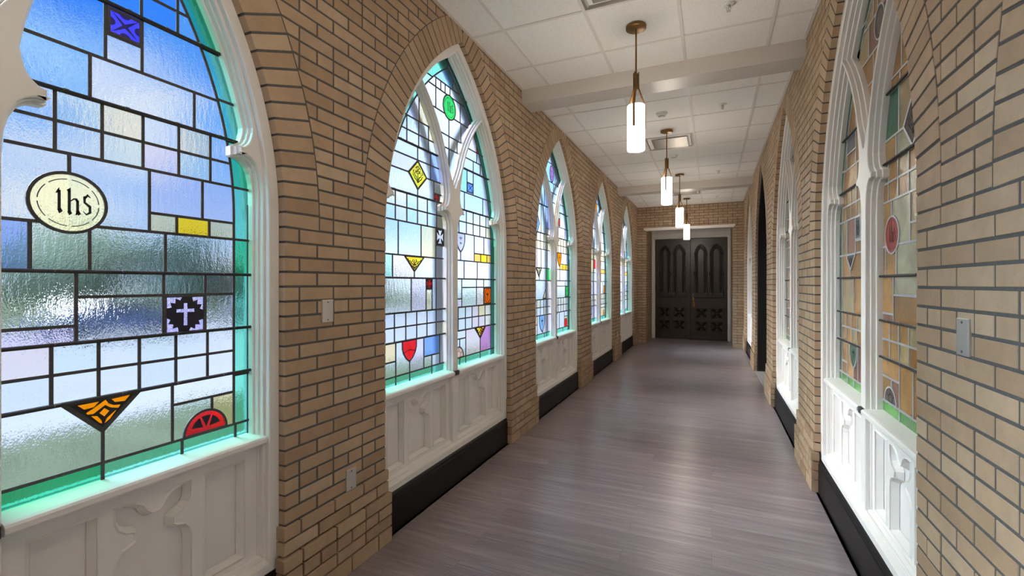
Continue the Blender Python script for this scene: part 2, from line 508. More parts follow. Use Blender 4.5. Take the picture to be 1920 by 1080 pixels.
MG = 0.0098   # joint
def brick_rows(mb, T, gaps, phase, ztop, protr=lambda z: 0.0, depth=0.05, hdr=2):
    r = 0
    while True:
        z0 = Z0 + COURSE*r if r > 0 else 0.0
        z1 = Z0 + COURSE*(r+1)
        if z0 > ztop - 0.012: break
        zt = min(z1 - MG/2, ztop); zb = z0 + (MG/2 if r else 0)
        step = 0.20285; off = phase + (0 if r % 2 == 0 else step/2)
        if r % 6 == hdr: step = 0.20285/2; off = phase
        for (a0, b0, a1, b1) in gaps(zb, zt):
            lo, hi = min(a0, a1), max(b0, b1)
            k = math.floor((lo-off)/step)
            cuts = [lo]
            while True:
                x = off + k*step
                if x > hi - 0.03: break
                if x > lo + 0.03: cuts.append(x)
                k += 1
            cuts.append(hi)
            for i in range(len(cuts)-1):
                l = cuts[i] + (MG/2 if i else 0); h = cuts[i+1] - (MG/2 if i < len(cuts)-2 else 0)
                p = [(max(l, a0), zb), (min(h, b0), zb), (min(h, b1), zt), (max(l, a1), zt)]
                if p[0][0] > p[1][0]: m = (p[0][0]+p[1][0])/2; m = max(l, min(h, m)); p[0] = p[1] = (m, zb)
                if p[3][0] > p[2][0]: m = (p[3][0]+p[2][0])/2; m = max(l, min(h, m)); p[2] = p[3] = (m, zt)
                p2 = []
                for t in p:
                    if not p2 or abs(t[0]-p2[-1][0])+abs(t[1]-p2[-1][1]) > 1e-5: p2.append(t)
                if len(p2) > 2 and abs(p2[0][0]-p2[-1][0])+abs(p2[0][1]-p2[-1][1]) < 1e-5: p2.pop()
                if len(p2) < 3 or abs(area(p2)) < 2e-4: continue
                brick_prism(mb, T, p2, -protr((zb+zt)/2), depth)
        r += 1

def protr(z): return 0.025 if z < 0.279 else (0.012 if z < 0.409 else 0.0)
def xe(z, R=RE):
    v = R*R - (z-AZ)**2
    return AC + sqrt(max(0, v)) if z > AZ else AC + R
def arch_outline(hw_extra=0.0, zb=0.0, n=28):
    """pointed opening, CCW from bottom left"""
    R = RI + hw_extra
    h = AC + R
    pts = [(-h, zb), (h, zb)]
    amax = acos(-AC/R)
    arc = [(AC + R*cos(amax*i/n), AZ + R*sin(amax*i/n)) for i in range(n+1)]
    pts += arc
    pts += [(-a, b) for a, b in arc[:-1][::-1]]
    return pts

def side_wall(name, sgn, xface, shift, bays, label):
    T = lambda s, z, d: (xface + sgn*d, s, z)
    mb = MB()
    cs = [YC0 + shift + i*PITCH for i in bays]
    def gaps(z0, z1):
        def h(z):
            if z > 1.709: return xe(z) + 0.007
            return HW - protr((z0+z1)/2)
        res = []; prev = None
        for c in cs:
            a = (c-h(z0), c+h(z0), c-h(z1), c+h(z1))
            res.append((YNEAR if prev is None else prev[0], a[0], YNEAR if prev is None else prev[1], a[2]))
            prev = (a[1], a[3])
        res.append((prev[0], YEND, prev[1], YEND))
        return res
    brick_rows(mb, T, gaps, YC0 + shift + 1.060, ZC+0.02, protr)
    # arch rings
    zc = ZC + 0.02
    for c in cs:
        for sg in (1, -1):
            a = (1.709-AZ)/RI
            da = 0.0655/RI
            amax = acos(-AC/RI) + 0.03
            while a < amax:
                g = 0.0049
                p = []
                for (R, e) in ((RI, 1), (RE, 1)): p.append((AC+R*cos(a+g/R), AZ+R*sin(a+g/R)))
                for R in (RE, RI): p.append((AC+R*cos(a+da-g/R), AZ+R*sin(a+da-g/R)))
                p = clip(p, [(0.004, 0), (3, 0), (3, zc), (0.004, zc)])
                if p and abs(area(p)) > 4e-4:
                    brick_prism(mb, T, [(c+sg*q[0], q[1]) for q in p], 0.0, 0.05)
                a += da
    # mortar body with the arched openings
    holes = [[(c+s, z) for s, z in arch_outline(0.006, 0.0)] for c in cs]
    holes = [[(s, max(z, -0.02)) if z <= 0 else (s, z) for s, z in h] for h in holes]
    plate(mb, T, rect(YNEAR-0.05, -0.10, YDOOR if False else YEND+0.0, ZC+0.25), holes, 0.0022, 0.27, MORTAR)
    o = mb.build(name, recalc=True)
    return tag(o, label, 'wall', kind='structure')

wl = side_wall('wall_left', -1, XL, 0.0, range(-2, 5), 'buff brick wall of arched window bays on the daylight side')
wr = side_wall('wall_right', 1, XR, RSHIFT, range(-2, 5), 'buff brick wall of arched bays with amber glass and a dark doorway')

# far wall with the recessed doorway
OX0, OX1, OZ = -1.488, 0.443, 2.79
def far_wall():
    mb = MB()
    T = lambda s, z, d: (s, YEND + d, z)
    def gaps(z0, z1):
        if z0 > OZ - 0.02: return [(XL, XR, XL, XR)]
        return [(XL, OX0, XL, OX0), (OX1, XR, OX1, XR)]
    brick_rows(mb, T, gaps, OX0 + 0.1014, ZC+0.02)
    plate(mb, T, rect(XL-0.4, -0.1, XR+0.4, ZC+0.25), [rect(OX0-0.006, -0.02, OX1+0.006, 2.88)], 0.0022, 0.30, MORTAR)
    # brick reveals of the recess
    TL = lambda s, z, d: (OX0 - d, s, z)
    TR = lambda s, z, d: (OX1 + d, s, z)
    g = lambda z0, z1: [(YEND + 0.006, YDOOR+0.2, YEND+0.006, YDOOR+0.2)]
    brick_rows(mb, TL, g, YEND + 0.11, 2.88)
    brick_rows(mb, TR, g, YEND + 0.11, 2.88)
    mb.box((OX0-0.30, YEND+0.05, -0.1), (OX0-0.006, YDOOR+0.3, 3.2), MORTAR)
    mb.box((OX1+0.006, YEND+0.05, -0.1), (OX1+0.30, YDOOR+0.3, 3.2), MORTAR)
    mb.box((OX0-0.3, YEND+0.05, 2.88), (OX1+0.3, YDOOR+0.3, 3.2), PLASTER)
    mb.box((OX0-0.3, YDOOR+0.12, -0.1), (OX1+0.3, YDOOR+0.3, 3.2), PLASTER)
    o = mb.build('wall_far')
    tag(o, 'buff brick end wall with the recessed double doors', 'wall', kind='structure')
far_wall()
mb = MB()
mb.box((XL-0.5, YNEAR-0.25, -0.1), (XR+0.5, YNEAR, ZC+0.25), PLASTER)
tag(mb.build('wall_near'), 'plain plastered wall closing the near end of the corridor', 'wall', kind='structure')

# dim room on the other side of the amber windows
mb = MB()
x0, x1, y0, y1, z0, z1 = XR+0.27, XR+4.5, YNEAR-0.2, YEND+0.3, -0.1, ZC+0.5
for a, b in (((x1, y0, z0), (x1+0.1, y1, z1)), ((x0, y0-0.1, z0), (x1, y0, z1)), ((x0, y1, z0), (x1, y1+0.1, z1)), ((x0, y0, z1), (x1, y1, z1+0.1)), ((x0+0.08, y0, z0-0.1), (x1, y1, z0))):
    mb.box(a, b, PLASTER)
tag(mb.build('wall_inner'), 'plain dim room walls on the other side of the amber windows', 'wall', kind='structure')

# floor and ceiling
mb = MB()
mb.box((XL-0.02, YNEAR-0.1, -0.12), (XR+0.34, YDOOR+0.2, 0.0), FLOOR)
tag(mb.build('floor'), 'dark grey-brown wood plank floor running the length of the corridor', 'floor', kind='structure')

GX = [-1.4195 + 0.6072*i for i in range(4)]
GY = [3.1225 + 0.6096*i for i in range(-15, 17)]
def ceiling():
    mb = MB()
    xs = [XL-0.005] + GX + [XR+0.005]
    ys = [YNEAR] + [y for y in GY if YNEAR+0.1 < y < YEND-0.05] + [YEND+0.005]
    for i in range(len(xs)-1):
        for j in range(len(ys)-1):
            x0, x1, y0, y1 = xs[i]+0.004, xs[i+1]-0.004, ys[j]+0.004, ys[j+1]-0.004
            if x1-x0 < 0.02 or y1-y0 < 0.02: continue
            mb.box((x0, y0, ZC+0.001), (x1, y1, ZC+0.02), TILE, 0.003)
    mb.box((XL-0.4, YNEAR-0.2, ZC+0.02), (XR+0.4, YEND+0.3, ZC+0.12), GRID)
    o = mb.build('ceiling', recalc=False)
    tag(o, 'suspended ceiling of speckled off-white tiles in a white grid', 'ceiling', kind='structure')
    gb = MB()
    zb = ZC - 0.004
    for x in GX: gb.box((x-0.0115, YNEAR, zb), (x+0.0115, YEND, ZC+0.018), GRID)
    for y in ys[1:-1]: gb.box((XL, y-0.0115, zb+0.0007), (XR, y+0.0115, ZC+0.018), GRID)
    for x, s in ((XL, 1), (XR, -1)): gb.box((x, YNEAR, zb-0.001), (x+s*0.022, YEND, ZC+0.018), GRID)
    gb.box((XL, YEND-0.022, zb-0.001), (XR, YEND, ZC+0.018), GRID)
    gb.build('ceiling_grid', o)
ceiling()

# dropped beams
for i, (y, lb) in enumerate([(4.15, 'greige painted boxed ceiling beam behind the nearest pendant'), (9.10, 'greige painted boxed ceiling beam nearer the far doors')]):
    mb = MB(); mb.box((XL-0.004, y, ZC-0.137), (XR+0.004, y+0.25, ZC+0.01), BEAM, 0.004)
    tag(mb.build('ceiling_beam'), lb, 'beam', kind='structure')

# baseboards in the bays
def baseboard(side, sgn, xface, c, label):
    T = lambda s, z, d: (xface + sgn*d, c + s, z)
    mb = MB()
    prof = [(0.10,0.0),(0.0175,0.0),(0.0175,0.196),(0.022,0.205),(0.0205,0.214),(0.026,0.222),(0.034,0.228),(0.10,0.228)]
    h = HW - 0.026
    n = len(prof)
    pts = [T(-h, z, d) for d, z in prof] + [T(h, z, d) for d, z in prof]
    mb.add(pts, [list(range(n)), list(range(n, 2*n))] + [[i, (i+1) % n, n+(i+1) % n, n+i] for i in range(n)], BASEB)
    tag(mb.build('baseboard_' + side), label, 'baseboard', kind='structure')

# ------------------------------------------------------------------ windows
ZR = dict(A=2.20, B=2.388, C=2.054, D=1.959, E=1.866, F2=1.714, F=1.647, G=1.50, H=1.42, J=1.277, K=1.184, L=1.092, M=1.012, N=0.876, O=0.815)
RG = 1.667; RB = 1.602          # glass edge / border lead radius
ACX, ACZ, RA, RT = 1.134, 2.0, 1.056, 1.098   # tracery arm: centre, light side, top side
def arm_x(z, R): return ACX - sqrt(max(0, R*R-(z-ACZ)**2))
def arc_x(z, R): return AC + sqrt(max(0, R*R-(z-AZ)**2)) if z > AZ else AC + R
def meet(Ra, Rg):
    lo, hi = 2.3, 3.2
    for _ in range(60):
        m = (lo+hi)/2
        if arm_x(m, Ra) < arc_x(m, Rg): lo = m
        else: hi = m
    return lo
def light_outline(zb=ZR['O']):
    p = [(0.05, zb), (0.81, zb), (0.81, 1.80)]
    p += [(0.809,1.85),(0.805,1.89),(0.796,1.928),(0.782,1.956),(0.765,1.973),(0.745,1.982),(0.716,1.984),(0.711,1.990),(0.711,2.026),(0.718,2.034),(0.735,2.040),(0.748,2.052),(0.757,2.07),(0.763,2.095)]
    zt = meet(RA, RG)
    n = 22
    p += [(arc_x(2.115 + (zt-2.115)*i/n, RG), 2.115 + (zt-2.115)*i/n) for i in range(n)]
    p += [((arc_x(zt, RG)), zt)]
    p += [(arm_x(zt-(zt-2.125)*i/n, RA), zt-(zt-2.125)*i/n) for i in range(1, n+1)]
    p += [(0.090,2.095),(0.096,2.07),(0.105,2.052),(0.118,2.040),(0.136,2.034),(0.143,2.026),(0.143,1.990),(0.138,1.984),(0.112,1.982),(0.093,1.973),(0.077,1.956),(0.064,1.928),(0.055,1.89),(0.0513,1.85),(0.05,1.80)]
    return p
def top_outline():
    zt = meet(RT, RG); n = 18
    za = AZ + sqrt(RG*RG-AC*AC)
    right = [(0.004, 2.19)] + [(arm_x(z, RT), z) for z in [2.36+(zt-2.36)*i/n for i in range(n+1)]]
    right += [(arc_x(zt+(za-zt)*i/n, RG), zt+(za-zt)*i/n) for i in range(1, n)]
    return right + [(0.0, za)] + [(-a, b) for a, b in right[::-1]]
LIGHT = light_outline()
TOPL = top_outline()
MIR = lambda p: [(-a, b) for a, b in p][::-1]

def field_light():
    """leaded field of the right light, inside the coloured border; runs a little behind the frame"""
    zt = meet(RA+0.012, RB); n = 24
    p = [(0.040, ZR['N']), (AC+RB, ZR['N']), (AC+RB, AZ)]
    p += [(arc_x(AZ+(zt-AZ)*i/n, RB), AZ+(zt-AZ)*i/n) for i in range(1, n+1)]
    p += [(max(0.040, arm_x(zt-(zt-2.02)*i/n, RA+0.012)), zt-(zt-2.02)*i/n) for i in range(1, n+1)]
    return p
FIELD = field_light()
def field_top():
    zt = meet(RT-0.012, RB); n = 16
    za = AZ + sqrt(RB*RB-AC*AC)
    r = [(0.0, 2.15)] + [(arm_x(z, RT-0.012), z) for z in [2.30+(zt-2.30)*i/n for i in range(n+1)]]
    r += [(arc_x(zt+(za-zt)*i/n, RB), zt+(za-zt)*i/n) for i in range(1, n)]
    return r + [(0.0, za)] + [(-a, b) for a, b in r[::-1][:-1]]
FTOP = field_top()

LW = 0.0100
class Glazing:
    """panes + cames of one window"""
    def __init__(self, T, pal, bord):
        self.T, self.pal, self.bord = T, pal, bord
        self.lead = LEAD_LIT if T.flip else LEAD_BACKLIT
        self.g, self.l, self.b = MB(), MB(), MB()
        self.emb = []; self.outl = []; self.todo = []
    def pane(self, poly, mat, d=0.134, mb=None):
        p = ccw(poly)
        pts = [self.T(a, b, d) for a, b in p]
        if self.T.flip: pts.reverse()
        (mb or self.g).poly(pts, mat)
    def came(self, poly, d=0.1305):
        plate(self.l, self.T, ccw(poly), [], d, 0.1338, self.lead, 0.0)
    def line(self, a, b, field, w=LW):
        self.todo.append((a, b, field, w))
    def finish(self):
        """cut the cames where a painted piece sits, then build them"""
        def inside(p):
            for o in self.outl:
                c = False
                for i in range(len(o)):
                    q, r = o[i-1], o[i]
                    if (q[1] > p[1]) != (r[1] > p[1]) and p[0] < (r[0]-q[0])*(p[1]-q[1])/(r[1]-q[1])+q[0]: c = not c
                if c: return True
            return False
        for a, b, f, w in self.todo:
            n = 90; run = None
            at = lambda t: (a[0]+(b[0]-a[0])*t, a[1]+(b[1]-a[1])*t)
            for i in range(n):
                free = not inside(at((i+0.5)/n))
                if free and run is None: run = i/n
                if run is not None and (not free or i == n-1):
                    self._line(at(run), at((i+1)/n if free else i/n), f, w); run = None
    def _line(self, a, b, field, w):
        t = Vector((b[0]-a[0], b[1]-a[1]))
        if t.length < 1e-6: return
        t.normalize(); n = Vector((-t.y, t.x))*w/2
        q = [(a[0]-n.x, a[1]-n.y), (b[0]-n.x, b[1]-n.y), (b[0]+n.x, b[1]+n.y), (a[0]+n.x, a[1]+n.y)]
        c = clip(field, q) if field else q
        if c: self.came(c, 0.1305 if abs(t.y) < 0.5 else 0.1301)
    def cells(self, c, s0, z0, s1, z1, field):
        """guillotine pattern: 'mat' or ('v',[cuts],[cells]) or ('h',[cuts],[cells])"""
        if isinstance(c, str):
            p = clip(field, rect(s0, z0, s1, z1))
            if p: self.pane(p, self.pal[c])
            return
        k, cuts, subs = c
        if k == 'v':
            e = [s0] + list(cuts) + [s1]
            for x in cuts: self.line((x, z0), (x, z1), field)
            for i, sub in enumerate(subs): self.cells(sub, e[i], z0, e[i+1], z1, field)
        else:
            e = [z0] + list(cuts) + [z1]
            for x in cuts: self.line((s0, x), (s1, x), field)
            for i, sub in enumerate(subs): self.cells(sub, s0, e[i], s1, e[i+1], field)
    def curve(self, pts, w=LW):
        for q in stroke(pts, w): self.came(q, 0.1298)
    def border_light(self, m, zcuts, cols, scuts, bcols):
        """m: +1 right light, -1 left light"""
        zt = meet(RA, RG)
        f = (lambda p: p) if m > 0 else MIR
        e = [ZR['N']-0.0] + list(zcuts) + [zt+0.05]
        for i in range(len(e)-1):
            n = 6
            zz = [e[i]+(e[i+1]-e[i])*j/n for j in range(n+1)]
            poly = [(arc_x(z, RB), z) for z in zz] + [(arc_x(z, RG)+0.010, z) for z in zz[::-1]]
            self.pane(f(poly), self.bord[cols[i % len(cols)]], mb=self.b)
        for z in zcuts: self.line((m*arc_x(z, RB), z), (m*(arc_x(z, RG)+0.008), z), None)
        zz = [ZR['N']+(zt+0.03-ZR['N'])*j/40 for j in range(41)]
        self.curve([(m*arc_x(z, RB), z) for z in zz])
        self.line((m*(AC+RG-0.003), ZR['O']), (m*(AC+RG-0.003), 1.80), None, 0.005)
        s = [0.040] + list(scuts) + [0.822]
        for i in range(len(s)-1):
            self.pane(f(rect(s[i], ZR['O']-0.012, s[i+1], ZR['N'])), self.bord[bcols[i % len(bcols)]], mb=self.b)
        for x in scuts: self.line((m*x, ZR['O']-0.01), (m*x, ZR['N']), None)
        self.line((m*0.04, ZR['N']), (m*0.815, ZR['N']), None)
    def border_top(self, cols, split=2.94):
        zt = meet(RT, RG) - 0.10; za = AZ + sqrt(RG*RG-AC*AC)
        zb = AZ + sqrt(RB*RB-AC*AC)
        for m in (1, -1):
            f = (lambda p: p) if m > 0 else MIR
            for i, (a, b) in enumerate(((zt, split), (split, zb))):
                n = 8
                zz = [a+(b-a)*j/n for j in range(n+1)]
                poly = [(arc_x(z, RB), z) for z in zz]
                if i == 1: poly += [(0, za+0.01)]
                poly += [(arc_x(z, RG)+0.010, z) for z in zz[::-1]]
                self.pane(f(poly), self.bord[cols[(i + (m < 0)) % len(cols)]], mb=self.b)
            self.curve([(m*arc_x(zt+(zb-zt)*j/24, RB), zt+(zb-zt)*j/24) for j in range(25)])
            self.line((m*arc_x(split, RB), split), (m*(arc_x(split, RG)+0.01), split), None)
        self.line((0, zb), (0, za), None)
    def emblem(self, name, outline, mat, paints, label, lead=0.009, d=0.1305):
        """a painted piece of glass set in its own came: a part of the window"""
        mb = MB()
        self.pane(outline, mat, d, mb)
        o = ccw(outline); self.outl.append(o)
        for p, pm in paints:
            q = ccw(p)
            pts = [self.T(a, b, d-0.0012) for a, b in q]
            if self.T.flip: pts.reverse()
            mb.poly(pts, pm)
        if lead:
            n = len(o)
            ins = offset(o, lead*0.35); outs = offset(o, -lead*0.65)
            for i in range(n):
                j = (i+1) % n
                plate(mb, self.T, [outs[i], outs[j], ins[j], ins[i]], [], 0.1285, 0.1338, self.lead)
        self.emb.append((name, mb, label))

# --- painted designs, in unit squares centred on (0,0)
def place(polys, c, sx, sz, mat, dr=1):
    return [([(c[0]+dr*sx*a, c[1]+sz*b) for a, b in p], mat) for p in polys]
def d_ihs():
    P = []
    P += stroke([(-0.47,0.30),(-0.40,0.36),(-0.36,0.50)], [0.02,0.10,0.02])
    P += stroke([(-0.36,0.42),(-0.36,-0.30)], 0.105)
    P += [[(-0.43,-0.27),(-0.36,-0.42),(-0.24,-0.33),(-0.30,-0.22)]]
    P += [[(-0.12,0.46),(0.02,0.56),(0.02,0.40),(-0.06,0.38)]]
    P += stroke([(-0.03,0.46),(-0.03,-0.36)], 0.105)
    P += [[(-0.10,-0.33),(-0.03,-0.45),(0.07,-0.37),(0.02,-0.28)]]
    P += stroke([(0.0,0.05),(0.12,0.16),(0.20,0.16),(0.26,0.06)], [0.03,0.06,0.10,0.10])
    P += stroke([(0.25,0.12),(0.25,-0.32),(0.19,-0.42)], [0.10,0.10,0.04])
    P += [[(0.19,-0.30),(0.27,-0.44),(0.37,-0.36),(0.30,-0.24)]]
    P += stroke([(0.70,0.28),(0.60,0.36),(0.52,0.26),(0.47,0.30)], [0.03,0.10,0.09,0.09])
    P += stroke([(0.49,0.30),(0.49,0.08),(0.68,-0.06),(0.68,-0.28),(0.55,-0.36),(0.44,-0.26)], [0.10,0.09,0.11,0.10,0.07,0.02])
    return P
def d_ring(r=0.80, w=0.03, n=8):
    P = []
    for k in range(n):
        a0 = 2*pi*k/n + 0.07; a1 = 2*pi*(k+1)/n - 0.07
        P += stroke([(r*cos(a0+(a1-a0)*i/6), r*sin(a0+(a1-a0)*i/6)) for i in range(7)], w)
    return P
def d_cross_latin():
    return [[(-0.09,-0.62),(0.09,-0.62),(0.09,0.60),(-0.09,0.60)], [(-0.46,0.10),(0.46,0.10),(0.46,0.28),(-0.46,0.28)]]
def d_corners():
    P = []
    for sx in (1,-1):
        for sz in (1,-1):
            P += [[(sx*a, sz*b) for a, b in q] for q in ([(0.96,0.96),(0.30,0.96),(0.62,0.78)], [(0.96,0.96),(0.96,0.30),(0.78,0.62)], [(0.96,0.96),(0.62,0.82),(0.50,0.52),(0.82,0.62)])]
    return P
def d_patty():
    P = []
    for k in range(4):
        c, s = cos(k*pi/2), sin(k*pi/2)
        arm = [(0.08,0.0),(0.16,0.30),(0.46,0.74),(0.0,0.62),(-0.46,0.74),(-0.16,0.30),(-0.08,0.0)]
        P += [[(a*c-b*s, a*s+b*c) for a, b in q] for q in ([arm[0],arm[1],arm[5],arm[6]], [arm[1],arm[2],arm[3]], [arm[1],arm[3],arm[5]], [arm[3],arm[4],arm[5]])]
    return P
def cross_outline():
    P = []
    for k in range(4):
        co, si = cos(k*pi/2), sin(k*pi/2)
        P += [(a*co-b*si, a*si+b*co) for a, b in [(0.13,-0.13),(0.46,-0.26),(0.86,-0.50),(0.76,0.0),(0.86,0.50),(0.46,0.26)]]
    return P
def em_cross(Z, name, r, mat, label):
    """flared cross of glass on a black painted ground"""
    em_rect(Z, name, r, mat, [], label)
    c = ((r[0]+r[2])/2, (r[1]+r[3])/2); sx = (r[2]-r[0])/2; sz = (r[3]-r[1])/2
    plate(Z.emb[-1][1], Z.T, rect(*r), [[(c[0]+sx*a, c[1]+sz*b) for a, b in cross_outline()]], 0.1290, 0.1294, PAINT)
def d_xstar():
    P = [[(0.16,0),(0,0.16),(-0.16,0),(0,-0.16)]]
    for k in range(4):
        a = pi/4 + k*pi/2
        P.append([(0.17*cos(a-0.9), 0.17*sin(a-0.9)), (1.28*cos(a), 1.28*sin(a)), (0.17*cos(a+0.9), 0.17*sin(a+0.9))])
    for k in range(4):
        a = k*pi/2
        P.append([(0.97*cos(a)+0.36*cos(t), 0.97*sin(a)+0.36*sin(t)) for t in [a+pi/2+pi*i/10 for i in range(11)]])
    return P
def d_leafdiamond():
    P = []
    for m in (1,-1):
        P += [[(m*a, b) for a, b in q] for L in (
            stroke([(0,-0.62),(0.20,-0.42),(0.42,-0.30),(0.62,-0.02)], 0.085),
            stroke([(0.08,0.10),(0.30,0.22),(0.44,0.06),(0.34,-0.14),(0.18,-0.16)], 0.085),
            stroke([(0,-0.50),(0.16,-0.26),(0.18,-0.16)], 0.085),
            stroke([(0.0,0.30),(0.16,0.24),(0.30,0.36)], 0.085),
            stroke([(0.0,0.72),(0.13,0.54),(0.0,0.34)], 0.085),
            stroke([(0.50,0.30),(0.62,0.20),(0.58,0.06)], 0.085),
            stroke([(0.20,0.66),(0.26,0.50),(0.36,0.48)], 0.085)) for q in L]
    P += stroke([(0,-0.62),(0,0.20)], 0.085)
    return P
def d_leaftri():
    P = []
    for m in (1,-1):
        P += [[(m*a, b) for a, b in q] for L in (
            stroke([(0,-0.70),(0.18,-0.34),(0.0,0.02)], 0.095),
            stroke([(0.10,-0.10),(0.34,0.0),(0.40,0.34)], 0.095),
            stroke([(0.06,0.10),(0.22,0.34),(0.14,0.62)], 0.095),
            stroke([(0.46,0.30),(0.70,0.44),(0.66,0.66)], 0.095)) for q in L]
    P += stroke([(0,-0.6),(0,0.60)], 0.08)
    return P
BAND = [[(570,95),(725,68),(690,105),(620,122)], [(820,50),(968,20),(930,62),(850,70)],
        [(635,145),(690,112),(730,85),(775,55),(800,80),(840,92),(895,88),(880,110),(820,108),(775,90),(735,118),(690,150),(650,155)],
        [(735,145),(770,112),(810,130),(775,168)], [(675,165),(720,165),(755,195),(762,215),(740,210)], [(868,122),(830,150),(795,180),(780,215),(820,185)]]
def band_holes():
    """openings of the banded triangle, in the unit triangle (-1,1),(1,1),(0,-1)"""
    A, B, C = (485,95), (1030,0), (770,255)
    ux, uy, vx, vy = B[0]-A[0], B[1]-A[1], C[0]-A[0], C[1]-A[1]
    det = ux*vy - uy*vx
    res = []
    for q in BAND:
        p = []
        for x, y in q:
            dx, dy = x-A[0], y-A[1]
            a = (dx*vy-dy*vx)/det; b = (ux*dy-uy*dx)/det
            p.append((-1+2*a+b, 1-2*b))
        res.append(p)
    return res
d_bandtri = 'band'
def d_shieldcross():
    return [[(-0.07,-0.45),(0.07,-0.45),(0.07,0.55),(-0.07,0.55)], [(-0.42,0.12),(0.42,0.12),(0.42,0.26),(-0.42,0.26)]]
def d_torch():
    return ([[(-0.07,-0.72),(0.07,-0.72),(0.13,0.05),(-0.13,0.05)], [(-0.34,0.02),(0.34,0.02),(0.24,0.20),(-0.24,0.20)], [(-0.14,0.18),(0.14,0.18),(0.10,0.55),(0.0,0.85),(-0.10,0.55)]])
def d_fleur():
    P = []
    for cz, k in ((0.35, 1.0), (-0.30, 0.7)):
        P += [[(0, cz+0.36*k),(0.12*k, cz+0.10*k),(0, cz-0.20*k),(-0.12*k, cz+0.10*k)]]
        for m in (1,-1):
            P += [[(m*a, cz+b) for a, b in q] for q in stroke([(0.08*k,-0.05*k),(0.30*k,0.16*k),(0.40*k,-0.06*k)], [0.06,0.14,0.05])]
            P += [[(m*a, cz+b) for a, b in q] for q in stroke([(0.02*k,-0.12*k),(0.20*k,-0.22*k)], 0.05)]
    return P
def d_frame(w=0.10):
    return [[(-1,-1),(1,-1),(1,-1+w),(-1,-1+w)], [(-1,1-w),(1,1-w),(1,1),(-1,1)], [(-1,-1),(-1+w,-1),(-1+w,1),(-1,1)], [(1-w,-1),(1,-1),(1,1),(1-w,1)]]
def d_arabesque():
    P = d_frame(0.12)
    for m in (1,-1):
        P += [[(m*a, b) for a, b in q] for L in (stroke([(0.12,0.85),(0.6,0.6),(0.5,0.2),(0.75,0.0),(0.5,-0.2),(0.6,-0.6),(0.12,-0.85)], 0.12),) for q in L]
    P += [[(-0.06,-0.6),(0.06,-0.6),(0.06,0.6),(-0.06,0.6)], [(-0.30,0.08),(0.30,0.08),(0.30,0.24),(-0.30,0.24)]]
    return P
def d_scales():
    P = []
    for k in range(5):
        a = 2*pi*k/5 + 0.3
        P += stroke([(0.42*cos(a+t), 0.42*sin(a+t)) for t in (0, 0.63, 1.26)], 0.06)
        P += stroke([(0.42*cos(a), 0.42*sin(a)), (0.95*cos(a), 0.95*sin(a))], 0.06)
    return P
def shield_outline(s0, s1, zt, zb):
    c = (s0+s1)/2; h = (s1-s0)/2
    return [(s0, zt), (s1, zt)] [::-1] + [(s0, zt-(zt-zb)*0.35)] + [(s0+h*0.18, zt-(zt-zb)*0.6), (s0+h*0.55, zt-(zt-zb)*0.85), (c, zb), (s1-h*0.55, zt-(zt-zb)*0.85), (s1-h*0.18, zt-(zt-zb)*0.6), (s1, zt-(zt-zb)*0.35)]
def semi(c, zb, r, rz):
    return [(c-r, zb), (c+r, zb)] + ellipse((c, zb), r, rz, 16, 0, pi)[1:-1]

def em_medallion(Z, c, rx, rz, mat, label, dr=1, name='medallion'):
    P = place(d_ihs(), (c[0]+0.02*rx, c[1]), rx*0.78, rz*0.95, PAINT, dr) + place(d_ring(), c, rx, rz, PAINT, dr)
    Z.emblem(name, ellipse(c, rx, rz, 36), mat, P, label)
def em_rect(Z, name, r, mat, designs, label, dr=1):
    c = ((r[0]+r[2])/2, (r[1]+r[3])/2); sx = (r[2]-r[0])/2; sz = (r[3]-r[1])/2
    P = []
    for d, m in designs: P += place(d, c, sx, sz, m, dr)
    Z.emblem(name, rect(*r), mat, P, label)
def em_tri(Z, name, s0, s1, zt, zb, sm, mat, designs, label):
    c = ((s0+s1)/2, (zt+zb)/2)
    P = []
    band = [m for d, m in designs if d == 'band']
    for d, m in designs:
        if d != 'band': P += place(d, (sm, c[1]), (s1-s0)/2, (zt-zb)/2, m)
    Z.emblem(name, [(s0, zt), (s1, zt), (sm, zb)][::-1], mat, P, label, lead=0.014)
    if band:
        f = lambda q: [(c[0]+(s1-s0)/2*a + (sm-c[0])*(1-b)/2, c[1]+(zt-zb)/2*b) for a, b in q]
        plate(Z.emb[-1][1], Z.T, f([(-1,1),(1,1),(0,-1)]), [f(h) for h in band_holes()], 0.1290, 0.1294, band[0])

# --- standard rows of a light, given from the side of the mullion outward
def two_rows(cuts, a, b):
    return ('h', [ZR['D']], [('v', cuts, a), ('v', cuts, b)])
def jl_rows(cuts, a, b):
    return ('h', [ZR['K']], [('v', cuts, a), ('v', cuts, b)])
ALLH = ['N','L','J','G','F','E','C']
def rows_light(Z, m, LN, JL, GJ, FG, EF, CE, CB, BT, top=None):
    """the seven tiers of a light between the horizontal cames, bottom to top"""
    f = FIELD if m > 0 else MIR(FIELD)
    s0, s1 = (0.03, 0.78) if m > 0 else (-0.78, -0.03)
    cell = ('h', [ZR[k] for k in ('L','J','G','F','E','C','B')], [LN, JL, GJ, FG, EF, CE, CB, BT])
    Z.cells(cell, s0, ZR['N'], s1, 3.0, f)

def top_light(Z, cells, cols):
    Z.cells(cells, -0.45, 2.14, 0.45, 3.2, FTOP)
    Z.border_top(cols)

ALT = ['clear','pale','sea','ice','cream']
def mono(n, names): return [names[i % len(names)] for i in range(n)]
CUT_R = [0.172,0.290,0.408,0.526,0.644]
CUT_L = [-0.624,-0.505,-0.386,-0.268,-0.150]

